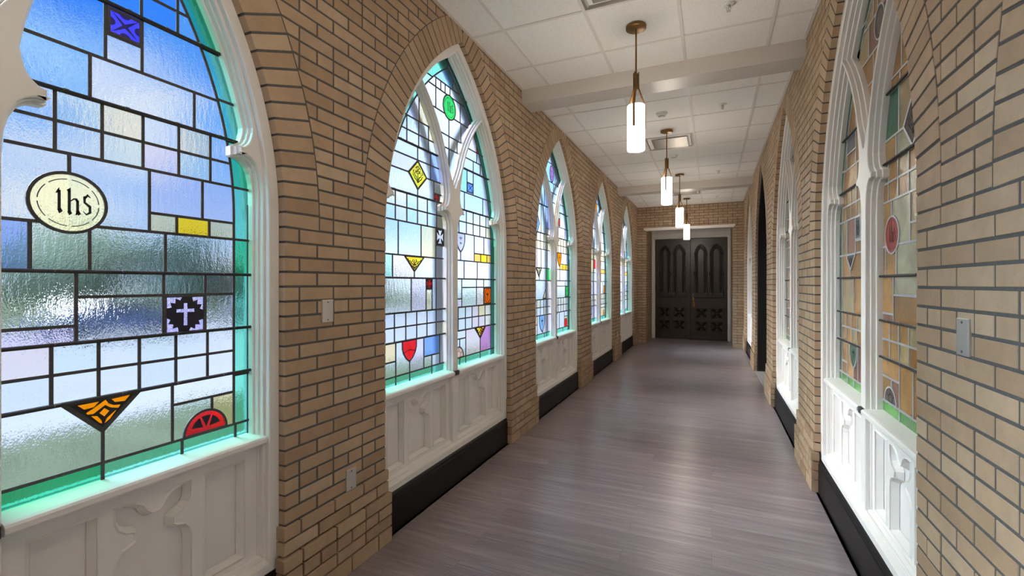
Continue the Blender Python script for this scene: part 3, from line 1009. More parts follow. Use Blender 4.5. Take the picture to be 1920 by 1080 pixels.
def design_w1(Z):
    # right light (the one in view)
    rows_light(Z, 1,
        ('v', [0.292,0.504], ['pale','clear',('h',[ZR['M']],[('v',[0.651],['sea','straw']),'rain'])]),
        jl_rows([0.164,0.281,0.397,0.516,0.633], ['ice','pale','pale','ice','pale','rain'], ['rose','sea','pale','sea','pale','rain']),
        ('v', [0.223], [('h',[1.330],['crackle','rain']), ('v',[0.474],[('h',[ZR['H']],['clear','clear']), ('h',[ZR['H']],[('v',[0.624],['clear','rain']),('v',[0.624],['clear','lilac'])])])]),
        ('v', [0.116,0.257,0.480], ['periwinkle','rain','rain','rain']),
        ('v', [0.206,0.428], ['rain','ice',('h',[ZR['F2']],[('v',[0.519,0.640],['straw','amber','straw']),('v',[0.613],['lilac','lilac'])])]),
        two_rows(CUT_R, ['rain','pale','sea','lilac','sea','ice'], ['water','sea','cream','ice','cream','ice']),
        ('h', [ZR['A']], [('v',[0.258,0.582],['sky','clear','clear']), ('v',[0.299,0.405],['sky',('h',[2.289],['clear','violetblue']),'ice'])]),
        ('h', [2.478], [('v',[0.403,0.522],['sky','sky','clear']), ('v',[0.522],['sky','clear'])]))
    em_rect(Z, 'blue_square', (0.309,2.296,0.399,2.374), G['violetblue'], [(d_xstar(), PBLUE)], 'square of blue glass painted with a navy star')
    em_medallion(Z, (0.206,1.713), 0.0935, 0.0905, G['parchment'], 'cream oval medallion lettered ihs')
    em_rect(Z, 'cross_square', (0.479,1.279,0.619,1.416), G['lavender'], [], 'violet square with a pale cross')
    # dark ground with the cross and corners left clear
    c, sx, sz = (0.549,1.3475), 0.070, 0.0685
    ground = ellipse(c, sx*0.93, sz*0.93, 24)
    nm, mb, lb = Z.emb[-1]
    cr = [(-0.09,-0.62),(0.09,-0.62),(0.09,0.10),(0.46,0.10),(0.46,0.28),(0.09,0.28),(0.09,0.60),(-0.09,0.60),(-0.09,0.28),(-0.46,0.28),(-0.46,0.10),(-0.09,0.10)]
    spk = []
    for k in range(36):
        a = 2*pi*k/36; m = (k % 9)
        r = 0.97 if m in (0, 1, 8) else (0.80 if m % 2 == 0 else 1.0)
        spk.append((r*cos(a), r*sin(a)))
    plate(mb, Z.T, [(c[0]+sx*a, c[1]+sz*b) for a, b in spk], [[(c[0]+sx*a, c[1]+sz*b) for a, b in cr]], 0.1290, 0.1294, PNIGHT)
    for p, m in place(d_frame(0.07), c, sx, sz, PNIGHT): plate(mb, Z.T, p, [], 0.1290, 0.1294, m)
    em_tri(Z, 'orange_triangle', 0.196, 0.390, 1.086, 0.986, 0.291, G['orange'], [(d_bandtri, PAINT)], 'orange glass triangle with black bands')
    r = semi(0.627, 0.881, 0.081, 0.082)
    w = []
    for a0, a1 in ((0.10,0.36),(0.40,0.60),(0.64,0.90)):
        n = 6
        w.append(([(0.627+0.016*cos((a0+a1)/2*pi), 0.888+0.012)] + [(0.627+0.058*cos(pi*(a0+(a1-a0)*i/n)), 0.888+0.056*sin(pi*(a0+(a1-a0)*i/n))) for i in range(n+1)], PNIGHT))
    Z.emblem('red_half_disc', r, G['ruby'], w, 'ruby half disc with dark wedges')
    Z.border_light(1, [1.08,1.275,1.50,1.647,1.864,2.05,2.207,2.385], ['teal','teal','teal','emerald','teal','emerald','teal','teal','emerald'], [0.292,0.538,0.749], ['emerald','teal','teal','teal'])
    # left light, outside the frame of view but part of the window
    rows_light(Z, -1,
        ('v', CUT_L[1::2], ['pale','clear','sea']), jl_rows(CUT_L, mono(6, ALT), mono(6, ALT[::-1])),
        ('v', [-0.45,-0.2], ['clear','lilac','pale']), ('v', [-0.4], ['pale','clear']), ('v', [-0.55,-0.3], ['ice','clear','straw']),
        two_rows(CUT_L, mono(6, ALT[::-1]), mono(6, ALT)), ('h',[ZR['A']],[('v',[-0.45],['clear','sky']),('v',[-0.3],['sky','sky'])]), ('v',[-0.38],['sky','sky']))
    Z.border_light(-1, [1.08,1.50,1.864,2.207], ['teal','emerald','teal'], [0.3,0.55,0.75], ['teal'])
    top_light(Z, ('h',[2.48,2.735,2.89],[('v',[0.02],['clear','clear']),('v',[0.02],['sky','sky']),('v',[-0.16,0.19],['sky','clear','sky']),('v',[0.03],['sky','sky'])]), ['teal','aqua'])

def design_w2(Z):
    rows_light(Z, -1,
        ('v',[-0.620,-0.474,-0.311,-0.109],[('h',[0.972],['sea','straw']),'sea','lilac',('h',[0.955],[('v',[-0.213],['sea','clear']),'cobalt']),'rose']),
        jl_rows([-0.633,-0.516,-0.395,-0.273,-0.157], ['pale','pale','ice','pale','pale','cream'], ['ice','pale','pale','clear','ice','pale']),
        ('v',[-0.457,-0.284,-0.209,-0.157],['pale','crackle',('h',[1.424],['cream','clear']),'ice','rose']),
        ('v',[-0.652,-0.422,-0.165],['aqua','rose','clear','rose']),
        ('v',[-0.595,-0.344,-0.160],['ice','ice','straw',('h',[1.742],['pale','clear'])]),
        two_rows(CUT_L, ['sea','cream','sea','cream','pale','straw'], ['cream','cream','sea','cream','pale','cream']),
        ('h',[2.199],[('v',[-0.384],['ice',('v',[-0.187],['clear',('h',[2.112],[('v',[-0.120],['clear','cream']),'cream'])])]),
                      ('h',[2.301],[('v',[-0.384,-0.230],['lilac','clear','periwinkle']),('v',[-0.384,-0.230],['ice','clear','periwinkle'])])]),
        ('h',[2.475,2.568],[('v',[-0.505,-0.372,-0.254],['ice','pale','clear','pale']),('v',[-0.505,-0.372,-0.254],['pale','clear','clear','straw']),('v',[-0.368],['lilac','straw'])]))
    dm = [(-0.384,2.292),(-0.484,2.199),(-0.384,2.106),(-0.284,2.199)]
    Z.emblem('yellow_diamond', dm, G['lemon'], place(d_leafdiamond(), (-0.384,2.199), 0.088, 0.086, PAINT), 'yellow diamond painted with leaves', lead=0.013)
    em_tri(Z, 'yellow_triangle', -0.524, -0.316, 1.643, 1.550, -0.422, G['lemon'], [(d_leaftri(), PAINT)], 'yellow triangle painted with a black leaf, beside the mullion')
    em_cross(Z, 'red_cross_square', (-0.282,1.428,-0.211,1.496), G['ruby'], 'small red square with a flared cross')
    em_cross(Z, 'white_cross_square', (-0.157,1.745,-0.058,1.863), G['milk'], 'white flared cross on a black square')
    em_cross(Z, 'ruby_square', (-0.186,2.060,-0.122,2.110), G['ruby'], 'small ruby square beside the mullion')
    so = shield_outline(-0.552,-0.402,1.090,0.952)
    Z.emblem('red_shield', so, G['ruby'], place(stroke([(-0.9,-0.1),(0,0.1),(0.9,-0.1)],0.07), (-0.477,1.02), 0.075, 0.07, PAINT), 'red shield with a yellow torch')
    nm, mb, lb = Z.emb[-1]
    for p, m in place(d_torch(), (-0.477,1.025), 0.070, 0.066, G['gold']):
        Z.pane(p, m, 0.1288, mb)
    rows_light(Z, 1,
        ('v',[0.280,0.533],[('h',[1.025],[('v',[0.183],['sea','sea']),'pale']),'rose','mauve']),
        jl_rows([0.160,0.275,0.387,0.504,0.626], ['sea','sea','sea','rose','rose','cream'], ['pale','sea','pale','rose','straw','cream']),
        ('v',[0.216],[('h',[1.342],['crackle','ice']),('h',[1.431],[('v',[0.466,0.599],['sea','rose','gold']),('v',[0.466,0.599],['sea','rose','pale'])])]),
        ('v',[0.253,0.480],['sea','lilac','lilac']),
        ('v',[0.425],[('v',[0.198],['lilac','pale']),('h',[1.716],[('v',[0.543,0.662],['gold','amber','gold']),('v',[0.602],['lilac','lilac'])])]),
        two_rows([0.172,0.290,0.407,0.527,0.642], ['pale','pale','cream','cream','cream','straw'], ['cream','pale','cream','cream','cream','cream']),
        ('h',[2.201],[('v',[0.258,0.582],['pale','pale','lilac']),('v',[0.302,0.408],['aqua',('h',[2.290],['ice','clear']),'pale'])]),
        ('h',[2.485,2.57],[('v',[0.408,0.533],['clear','pale','pale']),('v',[0.47],['pale','pale']),('v',[0.47],['rose','ruby'])]))
    em_rect(Z, 'blue_saltire', (0.305,2.216,0.404,2.287), G['cobalt'], [(stroke([(-0.8,-0.8),(0.8,0.8)],0.16)+stroke([(-0.8,0.8),(0.8,-0.8)],0.16), PBLUE)], 'small blue square with a saltire')
    so = shield_outline(0.130,0.262,1.862,1.716)
    Z.emblem('lilac_shield', so, G['lilac'], place(d_fleur(), (0.196,1.80), 0.062, 0.060, PPURP), 'pale lilac shield with two purple sprigs')
    em_rect(Z, 'orange_panel', (0.603,1.284,0.738,1.427), G['burnt'], [(d_arabesque(), PAINT)], 'burnt orange panel with a cross')
    em_tri(Z, 'yellow_triangle', 0.436, 0.630, 1.090, 1.000, 0.533, G['lemon'], [(d_bandtri, PAINT)], 'yellow triangle with black bands, beside the mauve pane')
    Z.emblem('pink_half_disc', semi(0.165, 0.881, 0.074, 0.080), G['blush'], place(d_scales(), (0.165,0.905), 0.066, 0.06, PAINT), 'pink half disc with black net lines')
    for m in (1, -1):
        Z.border_light(m, [1.093,1.277,1.50,1.647,1.866,2.20,2.388,2.57], ['teal','teal','teal','teal','emerald','teal','teal','teal'], [0.183,0.280,0.533,0.745] if m > 0 else [0.213,0.474,0.620], ['teal'])
    top_light(Z, ('h',[2.484,2.58,2.735,2.887,2.955],[('v',[0.02],['clear','pale']),('v',[0.02,0.142],['pale','cream','pale']),('v',[0.02,0.20],['clear','clear','lilac']),('v',[-0.16,0.19],['clear','clear','lilac']),('v',[-0.16,-0.094,-0.034,0.036],['clear','pale','clear','ice','pale']),('v',[0.076],['sky','pale'])]), ['teal','aqua'])
    em_medallion(Z, (0.026,2.800), 0.088, 0.090, G['lime'], 'bright green medallion lettered ihs')

def design_w3(Z):
    rows_light(Z, -1,
        ('v',[-0.62,-0.49,-0.30,-0.14],['pale',('h',[0.99],['cream','straw']),'ice','rose','lilac']),
        jl_rows(CUT_L, ['sea','cream','sea','pale','cream','pale'], ['pale','sea','cream','sea','pale','rose']),
        ('v',[-0.55,-0.20],['clear','ice','rose']), ('v',[-0.70,-0.42,-0.17],['sea','clear','pale','green']),
        ('v',[-0.62,-0.50,-0.36],[('h',[1.75],['cream','cobalt']),'lilac','lilac','clear']),
        two_rows(CUT_L, ['cream','cream','straw','straw','cream','straw'], ['cream','pale','cream','cream','straw','cream']),
        ('v',[-0.36,-0.20],['clear','pale',('h',[2.13],['cream','periwinkle'])]), ('v',[-0.42,-0.25],['cream','pale','periwinkle']))
    em_rect(Z, 'blue_panel', (-0.74,1.752,-0.625,1.862), G['cobalt'], [(d_corners(), PAINT)], 'dark blue square beside the near jamb')
    Z.emblem('blue_diamond', [(-0.52,2.30),(-0.62,2.16),(-0.52,2.02),(-0.42,2.16)], G['sky'], place(d_leafdiamond(), (-0.52,2.16), 0.085, 0.12, PBLUE), 'blue diamond painted with leaves', lead=0.013)
    em_tri(Z, 'cream_triangle', -0.53, -0.35, 1.643, 1.55, -0.44, G['straw'], [(d_bandtri, PAINT)], 'small cream triangle with black lines')
    Z.emblem('blue_shield', shield_outline(-0.42,-0.24,1.088,0.90), G['sky'], place(d_shieldcross(), (-0.33,1.01), 0.08, 0.085, PAINT), 'pale blue shield with a black cross')
    em_tri(Z, 'cream_sliver', -0.29, -0.20, 1.29, 1.40, -0.205, G['straw'], [], 'small cream sliver of glass')
    rows_light(Z, 1,
        ('v',[0.34,0.56],['sea','pale',('h',[1.02],['straw','pale'])]),
        jl_rows(CUT_R, ['rose','cream','pale','cream','pale','cream'], ['pale','cream','sea','cream','pale','cream']),
        ('v',[0.19,0.60],[('h',[1.36],['lilac','lilac']),('h',[1.43],['pale','clear']),'pale']),
        ('v',[0.36],['lilac','lilac']), ('v',[0.36],['ice',('h',[1.72],[('v',[0.49,0.62],['gold','amber','gold']),'lilac'])]),
        two_rows(CUT_R, ['cream','straw','cream','straw','cream','straw'], ['straw','cream','straw','cream','straw','cream']),
        ('h',[2.20],[('v',[0.3,0.58],['pale','clear','lilac']),('v',[0.36],['clear','clear'])]), ('h',[2.5],['pale','cream']))
    Z.emblem('orange_shield', shield_outline(0.26,0.42,1.862,1.69), G['orange'], place(d_shieldcross(), (0.34,1.79), 0.07, 0.075, PAINT), 'orange shield with a black cross')
    em_rect(Z, 'green_panel', (0.615,1.284,0.738,1.427), G['green'], [(d_arabesque(), PAINT)], 'green panel painted with black scrolls')
    em_tri(Z, 'green_triangle', 0.06, 0.26, 1.088, 0.985, 0.14, G['green'], [], 'bright green triangle')
    Z.emblem('red_arch', [(0.56,0.881),(0.68,0.881),(0.68,0.93)] + ellipse((0.62,0.93),0.06,0.06,12,0,pi)[1:-1] + [(0.56,0.93)], G['ruby'], [(rect(0.615,0.91,0.628,0.95), PAINT)], 'red arch shaped piece with a black bar')
    em_rect(Z, 'red_strip', (0.30,2.215,0.36,2.31), G['ruby'], [(d_frame(0.2), PAINT)], 'small red strip beside the mullion arm')
    for m in (1, -1):
        Z.border_light(m, [1.093,1.277,1.50,1.647,1.866,2.20,2.388], ['teal'], [0.25,0.5,0.745], ['teal'])
    top_light(Z, ('h',[2.48,2.60,2.72,2.95],[('v',[0.0],['cream','straw']),('v',[0.05],['ice','cream']),('v',[0.10],['pale','pale']),('v',[0.16],['pale','lilac']),('v',[0.02],['clear','pale'])]), ['teal'])
    Z.emblem('purple_oval', ellipse((0.03,2.83),0.075,0.10,28), G['plum'], place(d_scales(), (0.03,2.83), 0.07, 0.09, PAINT), 'purple oval patterned with black lines')

def design_w4(Z):
    rows_light(Z, -1,
        ('v',[-0.66,-0.30,-0.16],['cream',('h',[0.955],['clear','periwinkle']),'rose','lilac']),
        jl_rows(CUT_L, ['cream','sea','cream','pale','cream','rose'], ['cream','cream','sea','pale','rose','cream']),
        ('v',[-0.56,-0.42,-0.20],['clear','pale','lilac','lilac']), ('v',[-0.52,-0.30],['clear','sea','pale']),
        ('v',[-0.40,-0.18],['straw','straw',('h',[1.72],['clear','ruby'])]),
        two_rows(CUT_L, ['straw']*6, ['cream','straw']*3), ('v',[-0.45,-0.25],['pale','rose','pale']), ('v',[-0.4],['rose','lilac']))
    em_rect(Z, 'green_strip', (-0.52,1.40,-0.44,1.496), G['green'], [(d_frame(0.2), PAINT)], 'small green strip')
    rows_light(Z, 1,
        ('v',[0.34],['cream',('h',[1.03],['straw','cream'])]), jl_rows(CUT_R, ['cream','rose','cream','pale','cream','cream'], ['cream']*6),
        ('v',[0.50],['pale','pale']), ('v',[0.36],['cream','pale']), ('v',[0.38],['lilac',('h',[1.72],['gold','pale'])]),
        two_rows(CUT_R, ['straw','cream']*3, ['cream','straw']*3), ('h',[2.20],['pale','lilac']), ('h',[2.5],['pale','pale']))
    em_rect(Z, 'red_panel', (0.58,1.284,0.70,1.427), G['burnt'], [(d_arabesque(), PAINT)], 'red panel painted with black scrolls')
    Z.emblem('amber_arch', semi(0.60, 0.881, 0.06, 0.10), G['gold'], place(d_scales(), (0.60,0.91), 0.055, 0.07, PAINT), 'small amber arch with black lines')
    Z.emblem('lilac_shield', shield_outline(0.20,0.34,1.862,1.70), G['lilac'], place(d_fleur(), (0.27,1.79), 0.06, 0.06, PAINT), 'pale shield with a black sprig')
    for m in (1, -1):
        Z.border_light(m, [1.093,1.277,1.50,1.647,1.866,2.20,2.388], ['teal'], [0.25,0.5,0.745], ['teal'])
    top_light(Z, ('h',[2.50,2.66,2.85],[('v',[0.0],['cream','cream']),('v',[0.05],['pale','pale']),('v',[0.06],['orange','pale']),('v',[0.02],['rose','lilac'])]), ['teal'])

def design_w5(Z):
    rows_light(Z, -1,
        ('v',[-0.5,-0.28],['periwinkle','periwinkle','pale']), jl_rows(CUT_L, ['pale']*6, ['ice']*6),
        ('v',[-0.4],['pale','pale']), ('v',[-0.5],['pale','ice']), ('v',[-0.45,-0.25],['pale',('h',[1.72],['clear','ruby']),'lilac']),
        two_rows(CUT_L, ['cream','straw']*3, ['straw','cream']*3), ('v',[-0.4],['ice','lilac']), ('v',[-0.4],['ice','pale']))
    rows_light(Z, 1,
        ('v',[0.34],['pale','sea']), jl_rows(CUT_R, ['pale','cream']*3, ['cream','pale']*3), ('v',[0.50],['rose','pale']), ('v',[0.36],['cream','pale']),
        ('v',[0.38],['ice',('h',[1.73],['gold','pale'])]), two_rows(CUT_R, ['straw']*6, ['cream']*6), ('h',[2.20],['sky','ice']), ('h',[2.5],['pale','pale']))
    em_rect(Z, 'blue_panel', (0.58,1.284,0.70,1.427), G['cobalt'], [(d_frame(0.15), PAINT)], 'small blue panel')
    for m in (1, -1):
        Z.border_light(m, [1.093,1.277,1.50,1.647,1.866,2.20,2.388], ['teal'], [0.25,0.5,0.745], ['teal'])
    top_light(Z, ('h',[2.50,2.66,2.85],[('v',[0.0],['ice','cream']),('v',[0.05],['clear','pale']),('v',[0.06],['lilac','pale']),('v',[0.02],['sky','pale'])]), ['teal'])

def design_right(Z, k):
    a = ['amber','honey','amber','tan','honey','amber']
    b = ['honey','amber','tan','amber','amber','honey']
    # far light (s > 0)
    rows_light(Z, 1,
        ('v',[0.38,0.47,0.612],['rose','rose','honey',('h',[0.955],['amber','amber'])]),
        jl_rows([0.17,0.285,0.396,0.514,0.632], a, b), ('v',[0.463],['honey','tan']), ('v',[0.529],['amber','honey']),
        ('v',[0.43,0.615],[('h',[1.72],['amber','slate']),'rose','tan']),
        two_rows([0.17,0.285,0.405,0.523,0.640], b, a), ('h',[2.19],[('v',[0.40],['amber','honey']),('v',[0.42,0.615],['honey','amber','tan'])]),
        ('v',[0.42,0.60],['honey','amber','tan']))
    em_tri(Z, 'slate_triangle', 0.432, 0.626, 1.643, 1.55, 0.529, O['dark'], [(d_leaftri(), PAINT)], 'dark grey triangle with painted leaves')
    em_rect(Z, 'slate_panel', (0.322,1.73,0.42,1.86), O['slate'], [(d_patty(), PAINT)], 'slate blue panel with a painted cross')
    Z.emblem('green_shield', shield_outline(0.395,0.545,1.088,0.945), O['green'], place(d_shieldcross(), (0.47,1.03), 0.06, 0.055, PAINT), 'dark green shield with a black cross')
    if k == 0: em_rect(Z, 'blue_pane', (0.42,2.285,0.612,2.382), O['slate'], [], 'slate blue pane high in the far light')
    # near light (s < 0)
    rows_light(Z, -1,
        ('v',[-0.44,-0.282],['amber','honey',('h',[1.0],[('v',[-0.18],['rose','amber']),'honey'])]),
        jl_rows([-0.64,-0.52,-0.393,-0.273,-0.156], a, b),
        ('v',[-0.205],[('h',[1.408],['amber','pearl']),('h',[1.314],['rose','honey'])]),
        ('v',[-0.243,-0.10],['pearl','honey','amber']),
        ('v',[-0.406,-0.18],[('h',[1.73],['tan','tan']),'pearl','honey']),
        two_rows([-0.64,-0.52,-0.389,-0.264,-0.137], ['honey','tan','pearl','amber','honey','amber'], a),
        ('h',[2.17],[('v',[-0.24],['pearl','honey']),('v',[-0.275],['tan','green'])]),
        ('h',[2.45],[('v',[-0.29],['honey','amber']),('v',[-0.31],['honey','amber'])]))
    em_medallion(Z, (-0.188,1.697), 0.089, 0.0885, O['red'], 'red oval medallion lettered ihs', dr=-1)
    Z.emblem('purple_half_disc', semi(-0.165, 0.881, 0.077, 0.075), O['plum'], place(d_scales(), (-0.165,0.905), 0.066, 0.05, PAINT), 'plum half disc at the foot of the near light')
    Z.emblem('dark_diamond', [(-0.44,2.28),(-0.34,2.17),(-0.44,2.06),(-0.54,2.17)], O['plum'], place(d_leafdiamond(), (-0.44,2.17), 0.085, 0.09, PAINT), 'dark plum diamond with painted leaves', lead=0.013)
    Z.border_light(1, [1.093,1.277,1.50,1.647,1.866,2.20,2.388], ['bottle'], [0.25,0.47,0.612,0.745], ['leaf'])
    Z.border_light(-1, [1.093,1.277,1.50,1.647,1.866,2.20,2.388], ['bottle'], [0.282,0.5,0.745], ['leaf'])
    top_light(Z, ('h',[2.56,2.71,2.89],[('v',[0.0],['amber','honey']),('v',[0.09],['honey','amber']),('v',[-0.14,0.17],['honey','rose','tan']),('v',[-0.05,0.02,0.09],['amber','honey','amber','tan'])]), ['bottle'])
    Z.emblem('plum_oval', ellipse((-0.01,2.82),0.075,0.085,28), O['plum'], place(d_ring(), (-0.01,2.82), 0.075, 0.085, PAINT), 'dark plum oval in the tracery')

def trefoil_panel(c, w):
    """cusped panel outline, half width w about c, CCW"""
    r = [(w, 0.325), (w, 0.525), (w-0.006, 0.555), (w-0.022, 0.575), (w-0.050, 0.585), (w-0.060, 0.592), (w-0.060, 0.616), (w-0.052, 0.624), (w-0.030, 0.632), (w-0.010, 0.650), (w-0.002, 0.675), (w, 0.705), (w, 0.722),
         (w-0.030, 0.724), (w-0.060, 0.716), (w-0.083, 0.700), (0.026, 0.680), (0.012, 0.666)]
    return [(c+a, b) for a, b in r] + [(c-a, b) for a, b in r[::-1]]

def saddle(mb, T, z, s0, s1):
    mb.tube([T(s0, z, 0.1215), T(s1, z, 0.1215)], 0.0062, BAR, 8)
def make_window(no, sgn, xface, yc, design, pal, bord, label, k=0, storm=True):
    root = empty('window_%d' % no, (xface, yc, 0.0))
    tag(root, label, 'window', kind='structure')
    T = lambda s, z, d: (sgn*d, s, z)
    class TT:
        flip = sgn > 0
        def __call__(self, s, z, d): return (sgn*d, s, z)
    T = TT()
    outer = arch_outline(0.004, 0.225)
    up = arch_outline(0.004, 0.800)
    L, Rr = MIR(LIGHT), LIGHT
    def hole(p, d): return offset(cw(p), d)
    mb = MB()
    # stepped mouldings around the lights, glass side to room side
    plate(mb, T, up, [L, Rr, TOPL], 0.106, 0.139, WHITE, 0.003)
    low = lambda d: [rect(0.046-d, 0.300-d, 0.812+d, 0.772+d), rect(-0.812-d, 0.300-d, -0.046+d, 0.772+d)]
    for d0, d1, e in ((0.084, 0.107, 0.008), (0.062, 0.085, 0.0145)):
        plate(mb, T, outer, [hole(L, e), hole(Rr, e), hole(TOPL, e)] + low(e-0.004), d0, d1, WHITE, 0.003)
    big = arch_outline(-0.047-0.0, 0.268)
    plate(mb, T, outer, [big], 0.037, 0.063, WHITE, 0.004)
    mb.build('frame', root)
    # sill noses, one to each light
    for m in (1, -1):
        sb = MB()
        prof = [(0.140,0.822),(0.062,0.812),(0.050,0.809),(0.044,0.802),(0.044,0.786),(0.050,0.779),(0.066,0.775),(0.120,0.772),(0.140,0.772)]
        n = len(prof); a, b = m*0.036, m*0.832
        sb.add([T(a, z, d) for d, z in prof] + [T(b, z, d) for d, z in prof], [list(range(n)), list(range(n, 2*n))] + [[i, (i+1) % n, n+(i+1) % n, n+i] for i in range(n)], WHITE)
        sb.build('sill', root)
        # wainscot with three sunk panels
        wb = MB()
        f = (lambda p: p) if m > 0 else MIR
        holes = [f(rect(0.098,0.325,0.257,0.722)), f(trefoil_panel(0.4255, 0.1195)), f(rect(0.594,0.325,0.757,0.722))]
        plate(wb, T, f(rect(0.034,0.27,0.836,0.790)), holes, 0.092, 0.124, WHITE, 0.0)
        # bevelled lip round each panel
        for h in holes:
            hc = cw(h); e1 = offset(hc, -0.014)
            nn = len(hc)
            for i in range(nn):
                j = (i+1) % nn
                wb.poly([T(*hc[i], 0.0922), T(*hc[j], 0.0922), T(*e1[j], 0.1200), T(*e1[i], 0.1200)], WHITE)
                lip = offset(hc, 0.006)
                wb.poly([T(*hc[i], 0.0865), T(*hc[j], 0.0865), T(*hc[j], 0.0925), T(*hc[i], 0.0925)], WHITE)
                wb.poly([T(*lip[i], 0.0922), T(*lip[j], 0.0922), T(*hc[j], 0.0865), T(*hc[i], 0.0865)], WHITE)
        wb.box(T(m*0.03, 0.0, 0.122), T(m*0.885, 0.80, 0.170), WHITE)
        wb.build('wainscot', root)
    # foot moulding and the post below the sill
    fb = MB()
    prof = [(0.12,0.300),(0.085,0.298),(0.070,0.288),(0.060,0.276),(0.040,0.268),(0.040,0.228),(0.12,0.228)]
    n = len(prof)
    for m in (1, -1):
        a, b = m*0.0, m*0.836
        fb.add([T(a, z, d) for d, z in prof] + [T(b, z, d) for d, z in prof], [list(range(n)), list(range(n, 2*n))] + [[i, (i+1) % n, n+(i+1) % n, n+i] for i in range(n)], WHITE)
    fb.build('foot_moulding', root)
    cb = MB(); cb.box(T(-0.030, 0.778, 0.048), T(0.030, 0.812, 0.066), DARKMETAL, 0.002)
    tag(cb.build('bracket', root), 'dark metal bracket on the mullion')
    # glazing
    Z = Glazing(T, pal, bord)
    design(Z) if not k else design(Z, k-1)
    Z.finish()
    Z.g.build('panes', root, recalc=False)
    Z.b.build('border_glass', root, recalc=False)
    Z.l.build('leading', root)
    for key in ('B','C','G','J','L'):
        z = ZR[key]
        for m in (1, -1):
            bb = MB()
            a = arm_x(z, RA) if z > 2.05 else 0.05
            b = arc_x(z, RG)
            saddle(bb, T, z, m*(a-0.008), m*(b+0.008))
            for q in range(4):
                s = m*(a + (b-a)*(0.15+0.23*q))
                bb.tube([T(s, z-0.006, 0.1215), T(s+0.003, z+0.001, 0.114), T(s+0.004, z+0.007, 0.1215)], 0.0012, WIRE, 5)
                bb.tube([T(s, z+0.0045, 0.1155), T(s+0.016, z+0.0055, 0.1155)], 0.0012, WIRE, 5)
            bb.build('saddle_bar', root)
    for nm, emb, lb in Z.emb:
        tag(emb.build(nm, root, recalc=False), lb)
    # weather sash outside the leaded light
    if storm:
        st = MB()
        ar = 0.020
        so = arch_outline(0.004, 0.20)
        hl = []
        lo = [(0.05,0.80),(0.868,0.80),(0.868,1.74)] + [(arc_x(1.74+(meet(RA,RG)-1.74)*i/20, RG+0.05), 1.74+(meet(RA,RG)-1.74)*i/20) for i in range(1,20)]
        lo += [(arm_x(z, RA-0.01), z) for z in [2.75-(2.75-2.1)*i/14 for i in range(15)]] + [(0.06,2.0)]
        plate(st, T, so, [lo, MIR(lo), offset(cw(TOPL), -0.012)], 0.235, 0.262, STORM, 0.0)
        plate(st, T, so, [hole(L, 0.02), hole(Rr, 0.02), hole(TOPL, 0.012)], 0.1395, 0.148, STORM, 0.0)
        st.box(T(-0.88, 0.0, 0.17), T(0.88, 0.79, 0.235), STORM)
        st.build('storm_sash', root)
    return root

LW_LABELS = {
    0: 'large stained glass window with the cream ihs medallion, nearest the camera on the daylight side',
    1: 'arched stained glass window with the bright green ihs medallion and yellow diamond',
    2: 'arched stained glass window with a purple oval and a pale blue shield',
    3: 'arched stained glass window with green borders, second from the far doors on the daylight side',
    4: 'narrow-looking arched stained glass window closest to the far doors on the daylight side'}
teal = {'teal': G['teal'], 'emerald': G['emerald'], 'aqua': G['aqua']}
for i, ds in enumerate([design_w1, design_w2, design_w3, design_w4, design_w5]):
    make_window(i+1, -1, XL, YC0 + i*PITCH, ds, G, teal, LW_LABELS[i])
    baseboard('left', -1, XL, YC0 + i*PITCH, ['black baseboard below the window with the cream ihs medallion', 'black baseboard below the window with the green ihs medallion', 'black baseboard below the window with the purple oval', 'black baseboard below the window second from the far doors', 'black baseboard below the window closest to the far doors'][i])
OB = {'bottle': O['bottle'], 'leaf': O['leaf']}
RL = {0: 'white arched window of amber glass off to the side of the camera', 1: 'white arched window of amber glass with the red ihs medallion', 2: 'white arched window of amber glass between the big amber window and the dark doorway', 4: 'white arched window beyond the dark doorway'}
for n, i in enumerate((0, 1, 2, 4)):
    c = YC0 + RSHIFT + i*PITCH
    make_window(6+n, 1, XR, c, design_right, O, OB, RL[i], k=1 if i != 2 else 2, storm=False)
    baseboard('right', 1, XR, c, ['dark baseboard under the amber window beside the camera', 'dark baseboard under the amber window with the red medallion', 'dark baseboard under the amber window next to the dark doorway', 'dark baseboard under the white window beyond the dark doorway'][n])

# bays behind the camera: the same windows again, sharing their meshes
def copy_tree(o, parent=None):
    c = o.copy(); COL.objects.link(c); c.parent = parent
    for ch in [x for x in bpy.data.objects if x.parent == o]: copy_tree(ch, c)
    return c
for j, i in enumerate((-1, -2)):
    w = copy_tree(bpy.data.objects['window_2' if j == 0 else 'window_3'])
    w.name = 'window_%d' % (10+j); w.location = (XL, YC0 + i*PITCH, 0)
    w['label'] = ['arched stained glass window one bay behind the camera', 'arched stained glass window two bays behind the camera'][j]
    w = copy_tree(bpy.data.objects['window_6'])
    w.name = 'window_%d' % (12+j); w.location = (XR, YC0 + RSHIFT + i*PITCH, 0)
    w['label'] = ['amber glass window one bay behind the camera', 'amber glass window two bays behind the camera'][j]
    baseboard('left', -1, XL, YC0 + i*PITCH, ['black baseboard one bay behind the camera', 'black baseboard two bays behind the camera'][j])
    baseboard('right', 1, XR, YC0 + RSHIFT + i*PITCH, ['dark baseboard one bay behind the camera on the amber side', 'dark baseboard two bays behind the camera on the amber side'][j])

